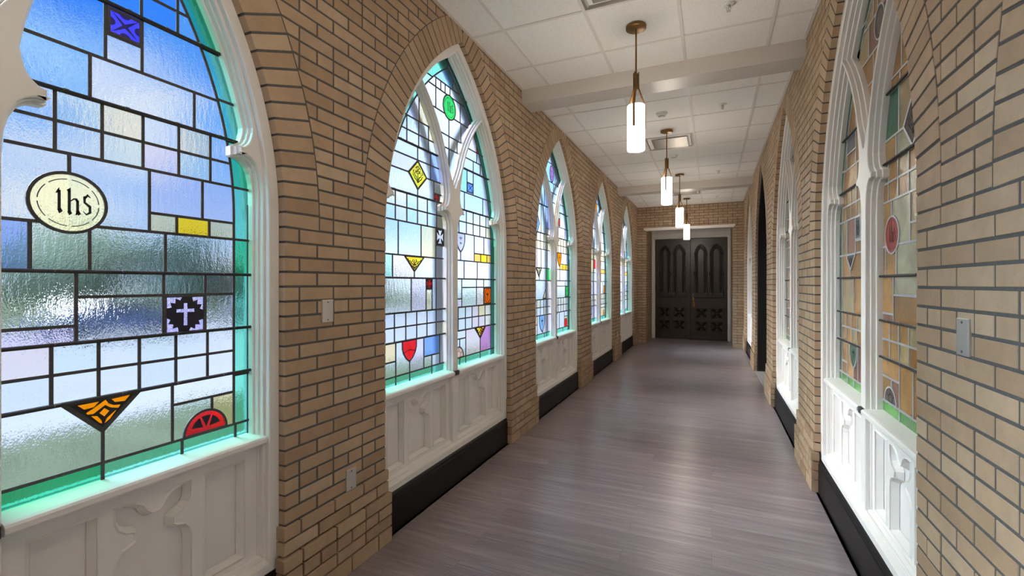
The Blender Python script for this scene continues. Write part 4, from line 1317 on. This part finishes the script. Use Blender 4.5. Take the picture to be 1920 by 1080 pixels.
# dark arched doorway in the fourth bay on the right
def side_door():
    c = YC0 + RSHIFT + 3*PITCH
    root = empty('door_3', (XR, c, 0))
    tag(root, 'black stained arched doorway in the brick wall between two white windows', 'door', kind='structure')
    T = lambda s, z, d: (d, s, z)
    mb = MB()
    o1 = arch_outline(0.004, -0.04); i1 = arch_outline(-0.055, 0.0)
    i1 = [(s, z if z > 0 else -0.03) for s, z in i1]
    plate(mb, T, o1, [i1], 0.030, 0.36, DARKDOOR, 0.006)
    mb.build('jamb', root)
    lb = MB()
    plate(lb, T, arch_outline(-0.057, 0.012), [], 0.28, 0.33, DARKDOOR, 0.003)
    for s in (-0.55, -0.28, 0.28, 0.55): lb.box(T(s-0.006, 0.3, 0.272), T(s+0.006, 2.2, 0.281), DARKDOOR)
    lb.box(T(-0.006, 0.012, 0.270), T(0.006, 3.0, 0.281), DARKDOOR)
    lb.box(T(-0.8, 0.3, 0.268), T(0.8, 0.42, 0.281), DARKDOOR, 0.004)
    lb.build('leaf', root)
    tb = MB(); tb.box(T(-0.825, -0.01, 0.002), T(0.825, 0.008, 0.30), GREYTHRESH)
    tag(tb.build('threshold', root), 'grey stone threshold')
side_door()

# ------------------------------------------------------------------ far double doors
def hood(mb, c, w, zs, zt, y0, y1, t, mat):
    """pointed arch moulding"""
    n = 10
    R = ((zt-zs)**2 + w*w)/(2*w)
    for m in (1, -1):
        am = acos(max(-1, (R-w)/R))
        pts = [(c + m*(w-R+R*cos(am*i/n)), zs + R*sin(am*i/n)) for i in range(n+1)]
        inn = [(c + m*(w-R+(R-t)*cos(am*i/n)), zs + (R-t)*sin(am*i/n)) for i in range(n+1)]
        for i in range(n):
            q = [pts[i], pts[i+1], inn[i+1], inn[i]]
            mb.add([(a, y0, b) for a, b in q] + [(a, y1, b) for a, b in q], [(0,1,2,3),(7,6,5,4),(0,4,5,1),(1,5,6,2),(2,6,7,3),(3,7,4,0)], mat)
def leaf(no, x0, x1, arches, panels, label, handle):
    root = empty('door_%d' % no, ((x0+x1)/2, YDOOR, 0))
    tag(root, label, 'door', kind='structure')
    ox, oy = (x0+x1)/2, YDOOR
    L = lambda x: x - ox
    mb = MB()
    Tn = lambda s, z, d: (s, d, z)
    holes = []
    for (a, b, zs, zt, zb) in arches:
        w = (b-a)/2 - 0.022; c = L((a+b)/2); n = 10
        R = ((zt-0.03-zs)**2 + w*w)/(2*w); am = acos((R-w)/R)
        arc = [(c + (w-R+R*cos(am*i/n)), zs + R*sin(am*i/n)) for i in range(n+1)]
        holes.append([(c-w, zb), (c+w, zb)] + arc + [(2*c-p, q) for p, q in arc[::-1][1:]])
    for (a, b, zb, zt) in panels: holes.append(rect(L(a), zb, L(b), zt))
    plate(mb, Tn, rect(L(x0), 0.008, L(x1), 2.648), holes, 0.0, 0.03, WOOD, 0.004)
    mb.box((L(x0), 0.03, 0.008), (L(x1), 0.055, 2.648), WOOD)
    mb.build('slab', root)
    for (a, b, zs, zt, zb) in arches:
        ab = MB()
        c = L((a+b)/2); w = (b-a)/2
        def arch_path(ww, ztop, zlow, y):
            R = ((ztop-zs)**2 + ww*ww)/(2*ww); am = acos((R-ww)/R); n = 10
            half = [(c + (ww-R+R*cos(am*i/n)), y, zs + R*sin(am*i/n)) for i in range(n+1)]
            p = [(c+ww, y, zlow)] + half + [(2*c-a0, y, b0) for a0, y, b0 in half[:-1][::-1]] + [(c-ww, y, zlow)]
            return p
        ab.tube(arch_path(w, zt, zs-0.01, -0.020), 0.019, WOOD, 10)
        ab.tube(arch_path(w-0.036, zt-0.055, zb, -0.006), 0.012, WOOD, 8)
        ab.tube(arch_path(w-0.060, zt-0.095, zb, 0.012), 0.009, WOOD, 8)
        for sx in (-1, 1):
            ab.poly([(c+sx*w*1.12, -0.010, zt+0.015), (c+sx*w*0.42, -0.010, zt+0.015), (c+sx*w*1.05, -0.010, zt-0.10)], WOOD)
        ab.build('arch_moulding', root, auto=50)
        for x in (a, b):
            cb = MB()
            prof = [(0.0, zb-0.02),(0.030, zb-0.02),(0.030, zb+0.02),(0.020, zb+0.05),(0.015, zb+0.07),(0.0145, 1.66),(0.021, 1.675),(0.031, 1.70),(0.033, 1.725),(0.031, 1.75),(0.021, 1.775),(0.0145, 1.79),(0.0145, zs-0.09),(0.020, zs-0.07),(0.020, zs-0.05),(0.028, zs-0.02),(0.030, zs+0.005),(0.0, zs+0.005)]
            cb.lathe(prof, (L(x), -0.022, 0), WOOD, 14)
            cb.box((L(x)-0.042, -0.062, zb-0.085), (L(x)+0.042, 0.0, zb-0.015), WOOD, 0.004)
            cb.build('colonnette', root, auto=40)
    lg = MB()
    a, b = arches[0][0]-0.06, arches[-1][1]+0.055
    zz = arches[0][4]-0.085
    lg.box((L(a), -0.070, zz-0.035), (L(b), 0.0, zz), WOOD, 0.006)
    lg.box((L(a)+0.02, -0.045, zz-0.06), (L(b)-0.02, 0.0, zz-0.03), WOOD, 0.006)
    lg.build('ledge', root)
    for (a, b, zb, zt) in panels:
        pb = MB()
        x0p, x1p = L(a), L(b); cx, cz = (x0p+x1p)/2, (zb+zt)/2; hw = (x1p-x0p)/2; hz = (zt-zb)/2
        for (p, q) in (((x0p-0.014, zb-0.014), (x1p+0.014, zb+0.010)), ((x0p-0.014, zt-0.010), (x1p+0.014, zt+0.014)), ((x0p-0.014, zb), (x0p+0.010, zt)), ((x1p-0.010, zb), (x1p+0.014, zt))):
            pb.box((p[0], -0.014, p[1]), (q[0], 0.006, q[1]), WOOD, 0.004)
        for k in range(4):
            an = pi/4 + k*pi/2
            ca, sa = cos(an), sin(an)
            P = []
            prof = [(0.0,0.010),(0.25,0.022),(0.50,0.034),(0.72,0.036),(0.88,0.024),(1.0,0.0)]
            rim = [(u*hw*1.15, v) for u, v in prof] + [(u*hw*1.15, -v) for u, v in prof[::-1]]
            pts = [(cx + u*ca - v*sa, 0.024, cz + u*sa + v*ca) for u, v in rim]
            ridge = [(cx + u*hw*1.15*ca, -0.004 if 0.2 < u < 0.9 else 0.012, cz + u*hw*1.15*sa) for u, v in prof]
            m = len(prof)
            base = pts + ridge
            F = []
            for i in range(m-1):
                F.append((i, i+1, 2*m+i+1, 2*m+i)); F.append((2*m-1-i, 2*m+i, 2*m+i+1, 2*m-2-i))
            pb.add(base, F, WOOD)
        for k in range(4):
            an = k*pi/2
            pb.tube([(cx + hw*(0.78*cos(an) + 0.42*cos(an+pi+t)), 0.020, cz + hz*(0.78*sin(an) + 0.42*sin(an+pi+t))) for t in [-1.35+2.7*q/8 for q in range(9)]], 0.008, WOOD, 6)
        panel = pb.build('carved_panel', root)
        rb = MB(); rb.lathe([(0.0,-0.018),(0.022,-0.012),(0.028,0.0),(0.028,0.03)], (cx, 0.0, cz), WOOD, 14, 'y')
        rb.build('rosette', panel, auto=40)
    hb = MB()
    hx = L(x0)-0.0 if no == 2 else L(x1)
    for z in (0.40, 1.38, 2.42):
        e = L(x1) if no == 2 else L(x0)
        hb.box((e-0.012, -0.012, z-0.07), (e+0.012, 0.01, z+0.07), DARKMETAL, 0.003)
    hb.build('hinge', root)
    if handle:
        kb = MB()
        kx = L(x0) + 0.075
        kb.box((kx-0.030, -0.012, 0.84), (kx+0.030, 0.0, 1.20), BRASS, 0.005)
        kb.lathe([(0.0,-0.075),(0.020,-0.072),(0.029,-0.058),(0.026,-0.042),(0.011,-0.034),(0.011,-0.008)], (kx, 0, 1.02), BRASS, 18, 'y')
        kb.lathe([(0.0,-0.02),(0.014,-0.018),(0.016,-0.010)], (kx, 0, 1.14), BRASS, 14, 'y')
        tag(kb.build('handle', root, auto=40), 'aged brass knob and plate')
ARL = [(-1.270,-1.030,2.27,2.485,1.245), (-0.925,-0.655,2.27,2.485,1.245)]
ARR = [(-0.398,-0.130,2.255,2.475,1.235), (-0.030,0.245,2.255,2.475,1.235)]
PNL = [(-1.290,-1.030,0.57,0.835), (-0.920,-0.650,0.57,0.835), (-1.290,-1.030,0.255,0.49), (-0.920,-0.650,0.255,0.49)]
PNR = [(-0.385,-0.112,0.56,0.822), (-0.025,0.262,0.56,0.822), (-0.385,-0.112,0.225,0.475), (-0.025,0.262,0.225,0.475)]
leaf(1, -1.4000, -0.5190, ARL, PNL, 'dark carved oak door leaf without a handle at the end of the corridor', False)
leaf(2, -0.5130, 0.3650, ARR, PNR, 'dark carved oak door leaf with the brass handle at the end of the corridor', True)
# white casing and the shelf-like head board
mb = MB()
for x0, x1 in ((-1.487, -1.404), (0.369, 0.442)):
    mb.box((x0, YDOOR-0.07, 0.0), (x1, YDOOR+0.10, 2.88), WHITE, 0.003)
    mb.box((x0+0.02, YDOOR-0.085, 0.0), (x1-0.02, YDOOR-0.06, 2.66), WHITE, 0.004)
mb.box((-1.41, YDOOR-0.05, 2.652), (0.375, YDOOR+0.10, 2.88), WHITE, 0.003)
mb.box((-1.41, YDOOR-0.075, 2.79), (0.375, YDOOR-0.04, 2.84), WHITE, 0.005)
mb.box((-1.41, YDOOR-0.064, 2.655), (0.375, YDOOR-0.045, 2.668), WHITE, 0.003)
k = 0
while -1.39 + k*0.075 < 0.35:
    x = -1.39 + k*0.075
    mb.box((x, YDOOR-0.072, 2.672), (x+0.042, YDOOR-0.045, 2.735), WHITE, 0.003); k += 1
tag(mb.build('trim_1'), 'white casing with a dentil row round the carved double doors', 'trim', kind='structure')
mb = MB()
mb.box((OX0-0.05, YEND-0.055, 2.785), (OX1+0.05, YEND+0.15, 2.828), WHITE, 0.004)
mb.box((OX0-0.02, YEND-0.02, 2.765), (OX1+0.02, YEND+0.10, 2.787), WHITE, 0.003)
tag(mb.build('trim_2'), 'white head board across the top of the door recess', 'trim', kind='structure')

# ------------------------------------------------------------------ pendants
def pendant(x, y, label, group=True):
    root = empty('pendant_light', (x, y, ZC))
    tag(root, label, 'pendant light', 'pendant lights down the ceiling')
    z = lambda v: v - ZC
    mb = MB(); mb.lathe([(0.0,-0.024),(0.066,-0.024),(0.073,-0.020),(0.073,-0.002),(0.0,-0.002)], (0,0,0), BRASS, 40); mb.build('canopy', root, auto=40)
    mb = MB(); mb.tube([(0,0,-0.02), (0,0,z(2.90))], 0.0065, BRASS, 14); mb.build('rod', root, auto=40)
    mb = MB(); mb.lathe([(0.0,z(3.0)),(0.014,z(3.0)),(0.014,z(2.885)),(0.0,z(2.885))], (0,0,0), BRASS, 20); hub = mb.build('hub', root, auto=40)
    to_cam = atan2(-y, -x)
    for k in range(3):
        a = PEND_A + k*2*pi/3
        dx, dy = cos(a), sin(a)
        path = [(0.018*dx, 0.018*dy, z(3.012)), (0.018*dx, 0.018*dy, z(2.895)), (0.022*dx, 0.022*dy, z(2.885)), (0.060*dx, 0.060*dy, z(2.778)), (0.0665*dx, 0.0665*dy, z(2.762)), (0.0665*dx, 0.0665*dy, z(2.60))]
        mb = MB(); mb.strap(path, 0.0165, 0.0055, (-dy, dx, 0), BRASS); mb.build('arm', hub)
    mb = MB()
    mb.lathe([(0.050,z(2.44)),(0.0605,z(2.44)),(0.0620,z(2.443)),(0.0620,z(2.764)),(0.0605,z(2.767)),(0.0,z(2.767))], (0,0,0), SHADE, 48)
    mb.lathe([(0.050,z(2.44)),(0.050,z(2.47)),(0.0,z(2.47))], (0,0,0), SHADE, 48)
    tag(mb.build('shade', root, auto=40), 'glowing alabaster cylinder')
    return root
PEND_A = radians(-95)
PY = [3.457, 5.963, 8.447, 10.865]
for y, lb in zip(PY, ['brass pendant light with a glowing alabaster shade, nearest and largest', 'brass pendant light hanging below the square steel ceiling diffuser', 'brass pendant light third in the row, just before the second beam', 'brass pendant light last in the row, in front of the carved doors']):
    pendant(-0.510, y, lb)
pendant(-0.510, 0.985, 'brass pendant light directly over the camera')
pendant(-0.510, -1.50, 'brass pendant light behind the camera')
pendant(-0.510, -3.98, 'brass pendant light at the near end of the corridor')

# ------------------------------------------------------------------ ceiling fittings
def sprinkler(x, y, label):
    root = empty('sprinkler_head', (x, y, ZC)); tag(root, label, 'sprinkler', 'ceiling sprinklers')
    mb = MB(); mb.lathe([(0.0,-0.003),(0.020,-0.010),(0.034,-0.010),(0.042,-0.003),(0.042,0.004)], (0,0,0), PLASTIC, 28); mb.build('escutcheon', root, auto=40)
    mb = MB(); mb.lathe([(0.011,-0.004),(0.011,-0.018),(0.006,-0.022),(0.004,-0.040),(0.0,-0.040)], (0,0,0), STEEL, 14)
    for s in (1,-1): mb.strap([(s*0.010,0,-0.016),(s*0.014,0,-0.028),(s*0.004,0,-0.044)], 0.005, 0.003, (0,1,0), STEEL)
    mb.build('nozzle', root, auto=40)
    mb = MB(); mb.lathe([(0.0,-0.044),(0.014,-0.044),(0.014,-0.047),(0.0,-0.047)], (0,0,0), STEEL, 20); mb.build('deflector', root)
for y, lb in ((3.437, 'white ceiling sprinkler in front of the first beam'), (5.331, 'white ceiling sprinkler just behind the first beam'), (8.42, 'white ceiling sprinkler just in front of the second beam'), (10.82, 'white ceiling sprinkler closest to the far doors')):
    sprinkler(0.104, y, lb)
def smoke(x, y, label):
    root = empty('smoke_detector', (x, y, ZC)); tag(root, label, 'smoke detector', 'ceiling detectors')
    mb = MB(); mb.lathe([(0.0,-0.012),(0.060,-0.012),(0.064,-0.008),(0.064,0.003)], (0,0,0), PLASTIC, 36); mb.build('base', root, auto=40)
    mb = MB(); mb.lathe([(0.0,-0.048),(0.022,-0.048),(0.030,-0.042),(0.032,-0.034),(0.046,-0.030),(0.054,-0.022),(0.056,-0.011)], (0,0,0), PLASTIC, 36); mb.build('dome', root, auto=40)
    mb = MB(); mb.lathe([(0.0315,-0.040),(0.0335,-0.040),(0.0335,-0.035),(0.0315,-0.035)], (0,0,0), SCREW, 28); mb.build('sensor_slot', root)
smoke(-0.51, 5.34, 'white round smoke detector between the first beam and the steel diffuser')
smoke(-0.516, 7.17, 'white round smoke detector just beyond the steel ceiling diffuser')
def diffuser(x0, x1, y0, y1, label):
    cx, cy = (x0+x1)/2, (y0+y1)/2
    root = empty('ceiling_diffuser', (cx, cy, ZC)); tag(root, label, 'air vent', 'square ceiling diffusers')
    hx, hy = (x1-x0)/2-0.013, (y1-y0)/2-0.013
    mb = MB()
    def ring(a, za, b, zb, mat):
        A = [(-a*1.0, -a), (a, -a), (a, a), (-a, a)]; B = [(-b, -b), (b, -b), (b, b), (-b, b)]
        pa = [(p*hx, q*hy, za) for p, q in A] + [(p*hx, q*hy, zb) for p, q in B]
        mb.add(pa, [(i, (i+1) % 4, 4+(i+1) % 4, 4+i) for i in range(4)], mat)
    ring(1.0, 0.004, 1.0, -0.006, SATIN); ring(1.0, -0.006, 0.93, -0.007, SATIN); ring(0.93, -0.007, 0.80, 0.014, SATIN); ring(0.80, 0.014, 0.72, 0.015, STEEL)
    mb.build('frame', root, recalc=False)
    pb = MB(); pb.box((-0.76*hx, -0.76*hy, -0.016), (0.76*hx, 0.76*hy, -0.008), SATIN, 0.003)
    for sx in (1,-1):
        for sy in (1,-1): pb.tube([(sx*0.6*hx, sy*0.6*hy, -0.009), (sx*0.6*hx, sy*0.6*hy, 0.015)], 0.006, STEEL, 8)
    pb.build('plaque', root)
gx0, gx1 = GX[1], GX[2]
gy = lambda k: 3.1225 + 0.6096*k
diffuser(gx0, gx1, gy(5), gy(6), 'square steel ceiling diffuser beside the second pendant')
diffuser(gx0, gx1, gy(-1), gy(0), 'square ceiling diffuser nearest the camera, cut by the top of the view')
diffuser(gx0, gx1, gy(11), gy(12), 'square ceiling diffuser behind the second beam')

# ------------------------------------------------------------------ wall plates
def wall_plate(sgn, xface, y, z, kind, label, w=0.069, h=0.109):
    root = empty('wall_plate', (xface, y, z)); tag(root, label, 'wall plate', 'metal wall plates')
    mb = MB(); mb.box((-sgn*0.0065, -w/2, -h/2), (sgn*0.004, w/2, h/2), STEEL, 0.003); mb.build('cover', root)
    for s in (1, -1):
        mb = MB(); mb.lathe([(0.0,-sgn*0.0085),(0.0035,-sgn*0.0080),(0.0040,-sgn*0.0060)], (0, 0, s*0.042), SCREW, 12, 'x'); mb.build('screw', root)
wall_plate(-1, XL, 1.674, 1.331, 'blank', 'blank steel wall plate at switch height on the brick pier by the big window')
wall_plate(-1, XL, 1.832, 0.461, 'blank', 'blank steel wall plate low on the brick pier by the big window')
wall_plate(-1, XL, 9.08, 0.461, 'blank', 'small steel wall plate low on the brick pier before the last window')
wall_plate(-1, XL, 11.46, 1.35, 'blank', 'tiny steel wall plate at switch height beside the end brick wall')
wall_plate(1, XR, 1.728, 1.309, 'blank', 'blank steel wall plate on the near brick pier beside the amber window')

# ------------------------------------------------------------------ outside
ZG = -0.60
def ground(name, x0, x1, mat, z, label, cat, kind):
    mb = MB(); mb.box((x0, -70, z-0.2), (x1, 90, z), mat)
    tag(mb.build(name), label, cat, kind=kind)
ground('lawn', -9.3, -2.05, GRASS, ZG, 'strip of mown lawn outside the stained glass windows', 'lawn', 'stuff')
ground('pavement', -11.6, -9.3, CONCRETE, ZG+0.02, 'pale concrete walk beyond the lawn', 'pavement', 'structure')
ground('road', -31, -11.6, ASPHALT, ZG-0.02, 'grey asphalt drive beyond the concrete walk', 'road', 'structure')
ground('verge', -140, -31, GRASS, ZG, 'far grass verge under the trees outside', 'lawn', 'stuff')
def tree(x, y, h, r, mat, label, seed):
    rnd = random.Random(seed)
    root = empty('tree', (x, y, ZG)); tag(root, label, 'tree', 'trees outside the windows')
    mb = MB(); mb.tube([(0,0,0.001), (0,0,0.3), (0.1,0,h*0.3), (0,0.1,h*0.6)], 0.03*h, BARK, 8); mb.build('trunk', root)
    mb = MB()
    for k in range(16):
        a = rnd.uniform(0, 2*pi); q = rnd.uniform(0, r*0.7); zz = h*rnd.uniform(0.30, 0.86)
        rr = r*rnd.uniform(0.35, 0.6)*(1.15 - 0.5*abs(zz/h-0.5))
        zz = max(zz, rr*1.2+0.1)
        bm = bmesh.new(); bmesh.ops.create_icosphere(bm, subdivisions=2, radius=rr)
        for v in bm.verts: v.co = v.co*(1+rnd.uniform(-0.16, 0.16)) + Vector((q*cos(a), q*sin(a), zz))
        mb.bm(bm, mat)
    mb.build('crown', root, smooth=True)
for k, (x, y, h, r, m, lb) in enumerate([
    (-38, 19.4, 5.6, 2.3, LEAF2, 'dark green tree seen through the clear panes right of the cream medallion'),
    (-44, 16.0, 4.9, 3.6, LEAF, 'low green tree seen through the panes under the cream medallion'),
    (-36, 25.4, 3.7, 2.8, LEAF3, 'russet shrub tree seen near the far edge of the big window'),
    (-41, 24.0, 3.4, 2.4, LEAF, 'small green tree between the dark tree and the russet one outside'),
    (-46, 40.0, 3.0, 3.2, LEAF2, 'dark tree far outside the window with the green medallion'),
    (-60, 96.0, 4.0, 4.0, LEAF, 'green tree far outside the window with the purple oval'),
    (-47, -14.0, 4.4, 4.5, LEAF2, 'dark tree outside beyond the near end of the corridor')]):
    tree(x, y, h, r, m, lb, 100+k)
def car(x, y, mat, label):
    root = empty('car', (x, y, ZG)); tag(root, label, 'car', 'cars parked outside')
    prof = [(-2.15,0.28),(2.1,0.28),(2.2,0.55),(2.1,0.80),(1.2,0.92),(0.55,1.38),(-1.0,1.42),(-1.75,0.98),(-2.15,0.92)]
    mb = MB(); n = len(prof)
    mb.add([(-0.86, a, b) for a, b in prof] + [(0.86, a, b) for a, b in prof], [list(range(n)), list(range(n, 2*n))] + [[i, (i+1) % n, n+(i+1) % n, n+i] for i in range(n)], mat)
    mb.build('body', root)
    gb = MB(); w = [(1.05,0.95),(0.50,1.32),(-0.95,1.35),(-1.55,0.98)]
    gb.add([(-0.875, a, b) for a, b in w] + [(0.875, a, b) for a, b in w], [(0,1,2,3),(4,5,6,7),(0,1,5,4),(1,2,6,5),(2,3,7,6),(3,0,4,7)], CARGLS)
    gb.build('windows', root)
    for yy in (1.35, -1.35):
        for xx in (-0.80, 0.80):
            t = MB(); t.lathe([(0.0,-0.11),(0.30,-0.11),(0.34,-0.07),(0.34,0.07),(0.30,0.11),(0.0,0.11)], (xx, yy, 0.34), TYRE, 20, 'x'); t.build('wheel', root)
car(-25.0, 10.6, CARBLUE, 'pale blue car parked outside, blurred in the panes left of the violet cross')
car(-25.0, 17.2, CARSILV, 'silver car parked outside, blurred in the panes behind the violet cross')

# ------------------------------------------------------------------ sky
w = bpy.data.worlds.new('sky'); scene.world = w; w.use_nodes = True
n, l = w.node_tree.nodes, w.node_tree.links
n.clear()
tc = n.new('ShaderNodeTexCoord')
sep = n.new('ShaderNodeSeparateXYZ'); l.new(tc.outputs['Generated'], sep.inputs[0])
cl = noise(n, l, tc.outputs['Generated'], 2.6, 6, 0.6, (1.0, 1.0, 2.4))
cr = ramp(n, l, cl.outputs['Fac'], [(0.44, (0,0,0,1)), (0.62, (1,1,1,1))])
blue = ramp(n, l, sep.outputs['Z'], [(0.0, lin(196,216,240)), (0.25, lin(96,166,246)), (0.50, lin(52,130,234)), (0.72, lin(186,208,238)), (1.0, lin(218,226,238))])
white = ramp(n, l, sep.outputs['Z'], [(0.0, lin(238,238,238)), (0.3, lin(238,240,243)), (1.0, lin(240,244,250))])
# more open blue low on the side the first window looks at
def mrange(sock, a, b, c0, c1):
    m = n.new('ShaderNodeMapRange'); m.interpolation_type = 'SMOOTHSTEP'
    for k, v in (('From Min', a), ('From Max', b), ('To Min', c0), ('To Max', c1)): m.inputs[k].default_value = v
    l.new(sock, m.inputs['Value']); return m.outputs[0]
up = mrange(sep.outputs['Z'], 0.20, 0.46, 0.0, 0.58); side = mrange(sep.outputs['Y'], 0.42, 0.66, 1.0, 0.0)
op = n.new('ShaderNodeMath'); op.operation = 'MULTIPLY'; l.new(up, op.inputs[0]); l.new(side, op.inputs[1])
cf = n.new('ShaderNodeMath'); cf.operation = 'SUBTRACT'; cf.use_clamp = True; l.new(cr.outputs['Color'], cf.inputs[0]); l.new(op.outputs[0], cf.inputs[1])
c = mixc(n, l, cf.outputs[0], blue.outputs['Color'], white.outputs['Color'])
# bright sky lobe added out of view on the window side to light the corridor
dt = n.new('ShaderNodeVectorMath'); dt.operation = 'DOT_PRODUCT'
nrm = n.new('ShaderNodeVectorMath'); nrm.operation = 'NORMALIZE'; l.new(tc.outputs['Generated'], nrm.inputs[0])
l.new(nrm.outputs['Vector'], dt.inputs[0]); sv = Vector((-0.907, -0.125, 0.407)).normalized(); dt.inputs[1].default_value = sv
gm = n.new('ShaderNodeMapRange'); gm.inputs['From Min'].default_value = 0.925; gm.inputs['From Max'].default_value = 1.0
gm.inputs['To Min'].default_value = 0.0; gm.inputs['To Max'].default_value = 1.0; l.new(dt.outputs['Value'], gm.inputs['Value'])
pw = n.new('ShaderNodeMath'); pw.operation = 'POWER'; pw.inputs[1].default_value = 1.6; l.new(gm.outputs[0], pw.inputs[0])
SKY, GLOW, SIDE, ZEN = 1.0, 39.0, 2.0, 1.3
zm = n.new('ShaderNodeMapRange'); zm.inputs['From Min'].default_value = 0.35; zm.inputs['From Max'].default_value = 0.9; zm.inputs['To Min'].default_value = SKY; zm.inputs['To Max'].default_value = SKY + ZEN
l.new(sep.outputs['Z'], zm.inputs['Value'])
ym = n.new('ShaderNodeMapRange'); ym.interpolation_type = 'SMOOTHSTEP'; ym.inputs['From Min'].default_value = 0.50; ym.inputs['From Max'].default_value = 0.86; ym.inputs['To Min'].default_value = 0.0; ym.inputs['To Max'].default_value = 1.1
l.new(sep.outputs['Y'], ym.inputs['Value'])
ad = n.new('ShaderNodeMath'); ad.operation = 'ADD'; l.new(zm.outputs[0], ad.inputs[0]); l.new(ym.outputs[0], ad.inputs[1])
sm = n.new('ShaderNodeMapRange'); sm.interpolation_type = 'SMOOTHSTEP'; sm.inputs['From Min'].default_value = 0.20; sm.inputs['From Max'].default_value = -0.35; sm.inputs['To Min'].default_value = 0.0; sm.inputs['To Max'].default_value = SIDE  # extra sky brightness added toward the near end, unseen, to fill the corridor
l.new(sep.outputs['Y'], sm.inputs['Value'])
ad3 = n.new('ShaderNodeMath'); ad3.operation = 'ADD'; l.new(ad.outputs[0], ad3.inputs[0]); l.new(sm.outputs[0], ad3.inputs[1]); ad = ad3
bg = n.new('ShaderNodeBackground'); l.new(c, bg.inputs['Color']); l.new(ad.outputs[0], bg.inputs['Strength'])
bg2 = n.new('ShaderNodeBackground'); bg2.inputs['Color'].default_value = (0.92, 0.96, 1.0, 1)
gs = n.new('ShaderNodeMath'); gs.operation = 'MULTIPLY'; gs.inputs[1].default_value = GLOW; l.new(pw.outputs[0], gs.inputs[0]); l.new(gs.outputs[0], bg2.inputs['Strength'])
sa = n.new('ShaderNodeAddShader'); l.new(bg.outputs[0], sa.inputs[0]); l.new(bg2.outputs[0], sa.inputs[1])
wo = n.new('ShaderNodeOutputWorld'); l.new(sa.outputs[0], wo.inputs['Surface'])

# ------------------------------------------------------------------ camera and view
cam = bpy.data.cameras.new('camera')
cam.sensor_fit = 'HORIZONTAL'; cam.sensor_width = 36.0
cam.lens = 862.0/1920*36.0
cam.shift_y = -(540-531.87)/1920
cam.clip_start = 0.02; cam.clip_end = 500
co = bpy.data.objects.new('camera', cam); COL.objects.link(co)
co.location = (0, 0, 1.4623); co.rotation_euler = (radians(90), 0, radians(23.492))
scene.camera = co
vs = scene.view_settings
scene.display_settings.display_device = 'sRGB'
vs.view_transform = 'Standard'; vs.look = 'None'; vs.gamma = 1.0; vs.use_curve_mapping = False
vs.exposure = 0.15
cy = scene.cycles
cy.use_denoising = True
cy.max_bounces = 10; cy.diffuse_bounces = 5; cy.glossy_bounces = 4; cy.transmission_bounces = 8; cy.transparent_max_bounces = 8
cy.sample_clamp_indirect = 40.0
cy.caustics_reflective = True; cy.caustics_refractive = True
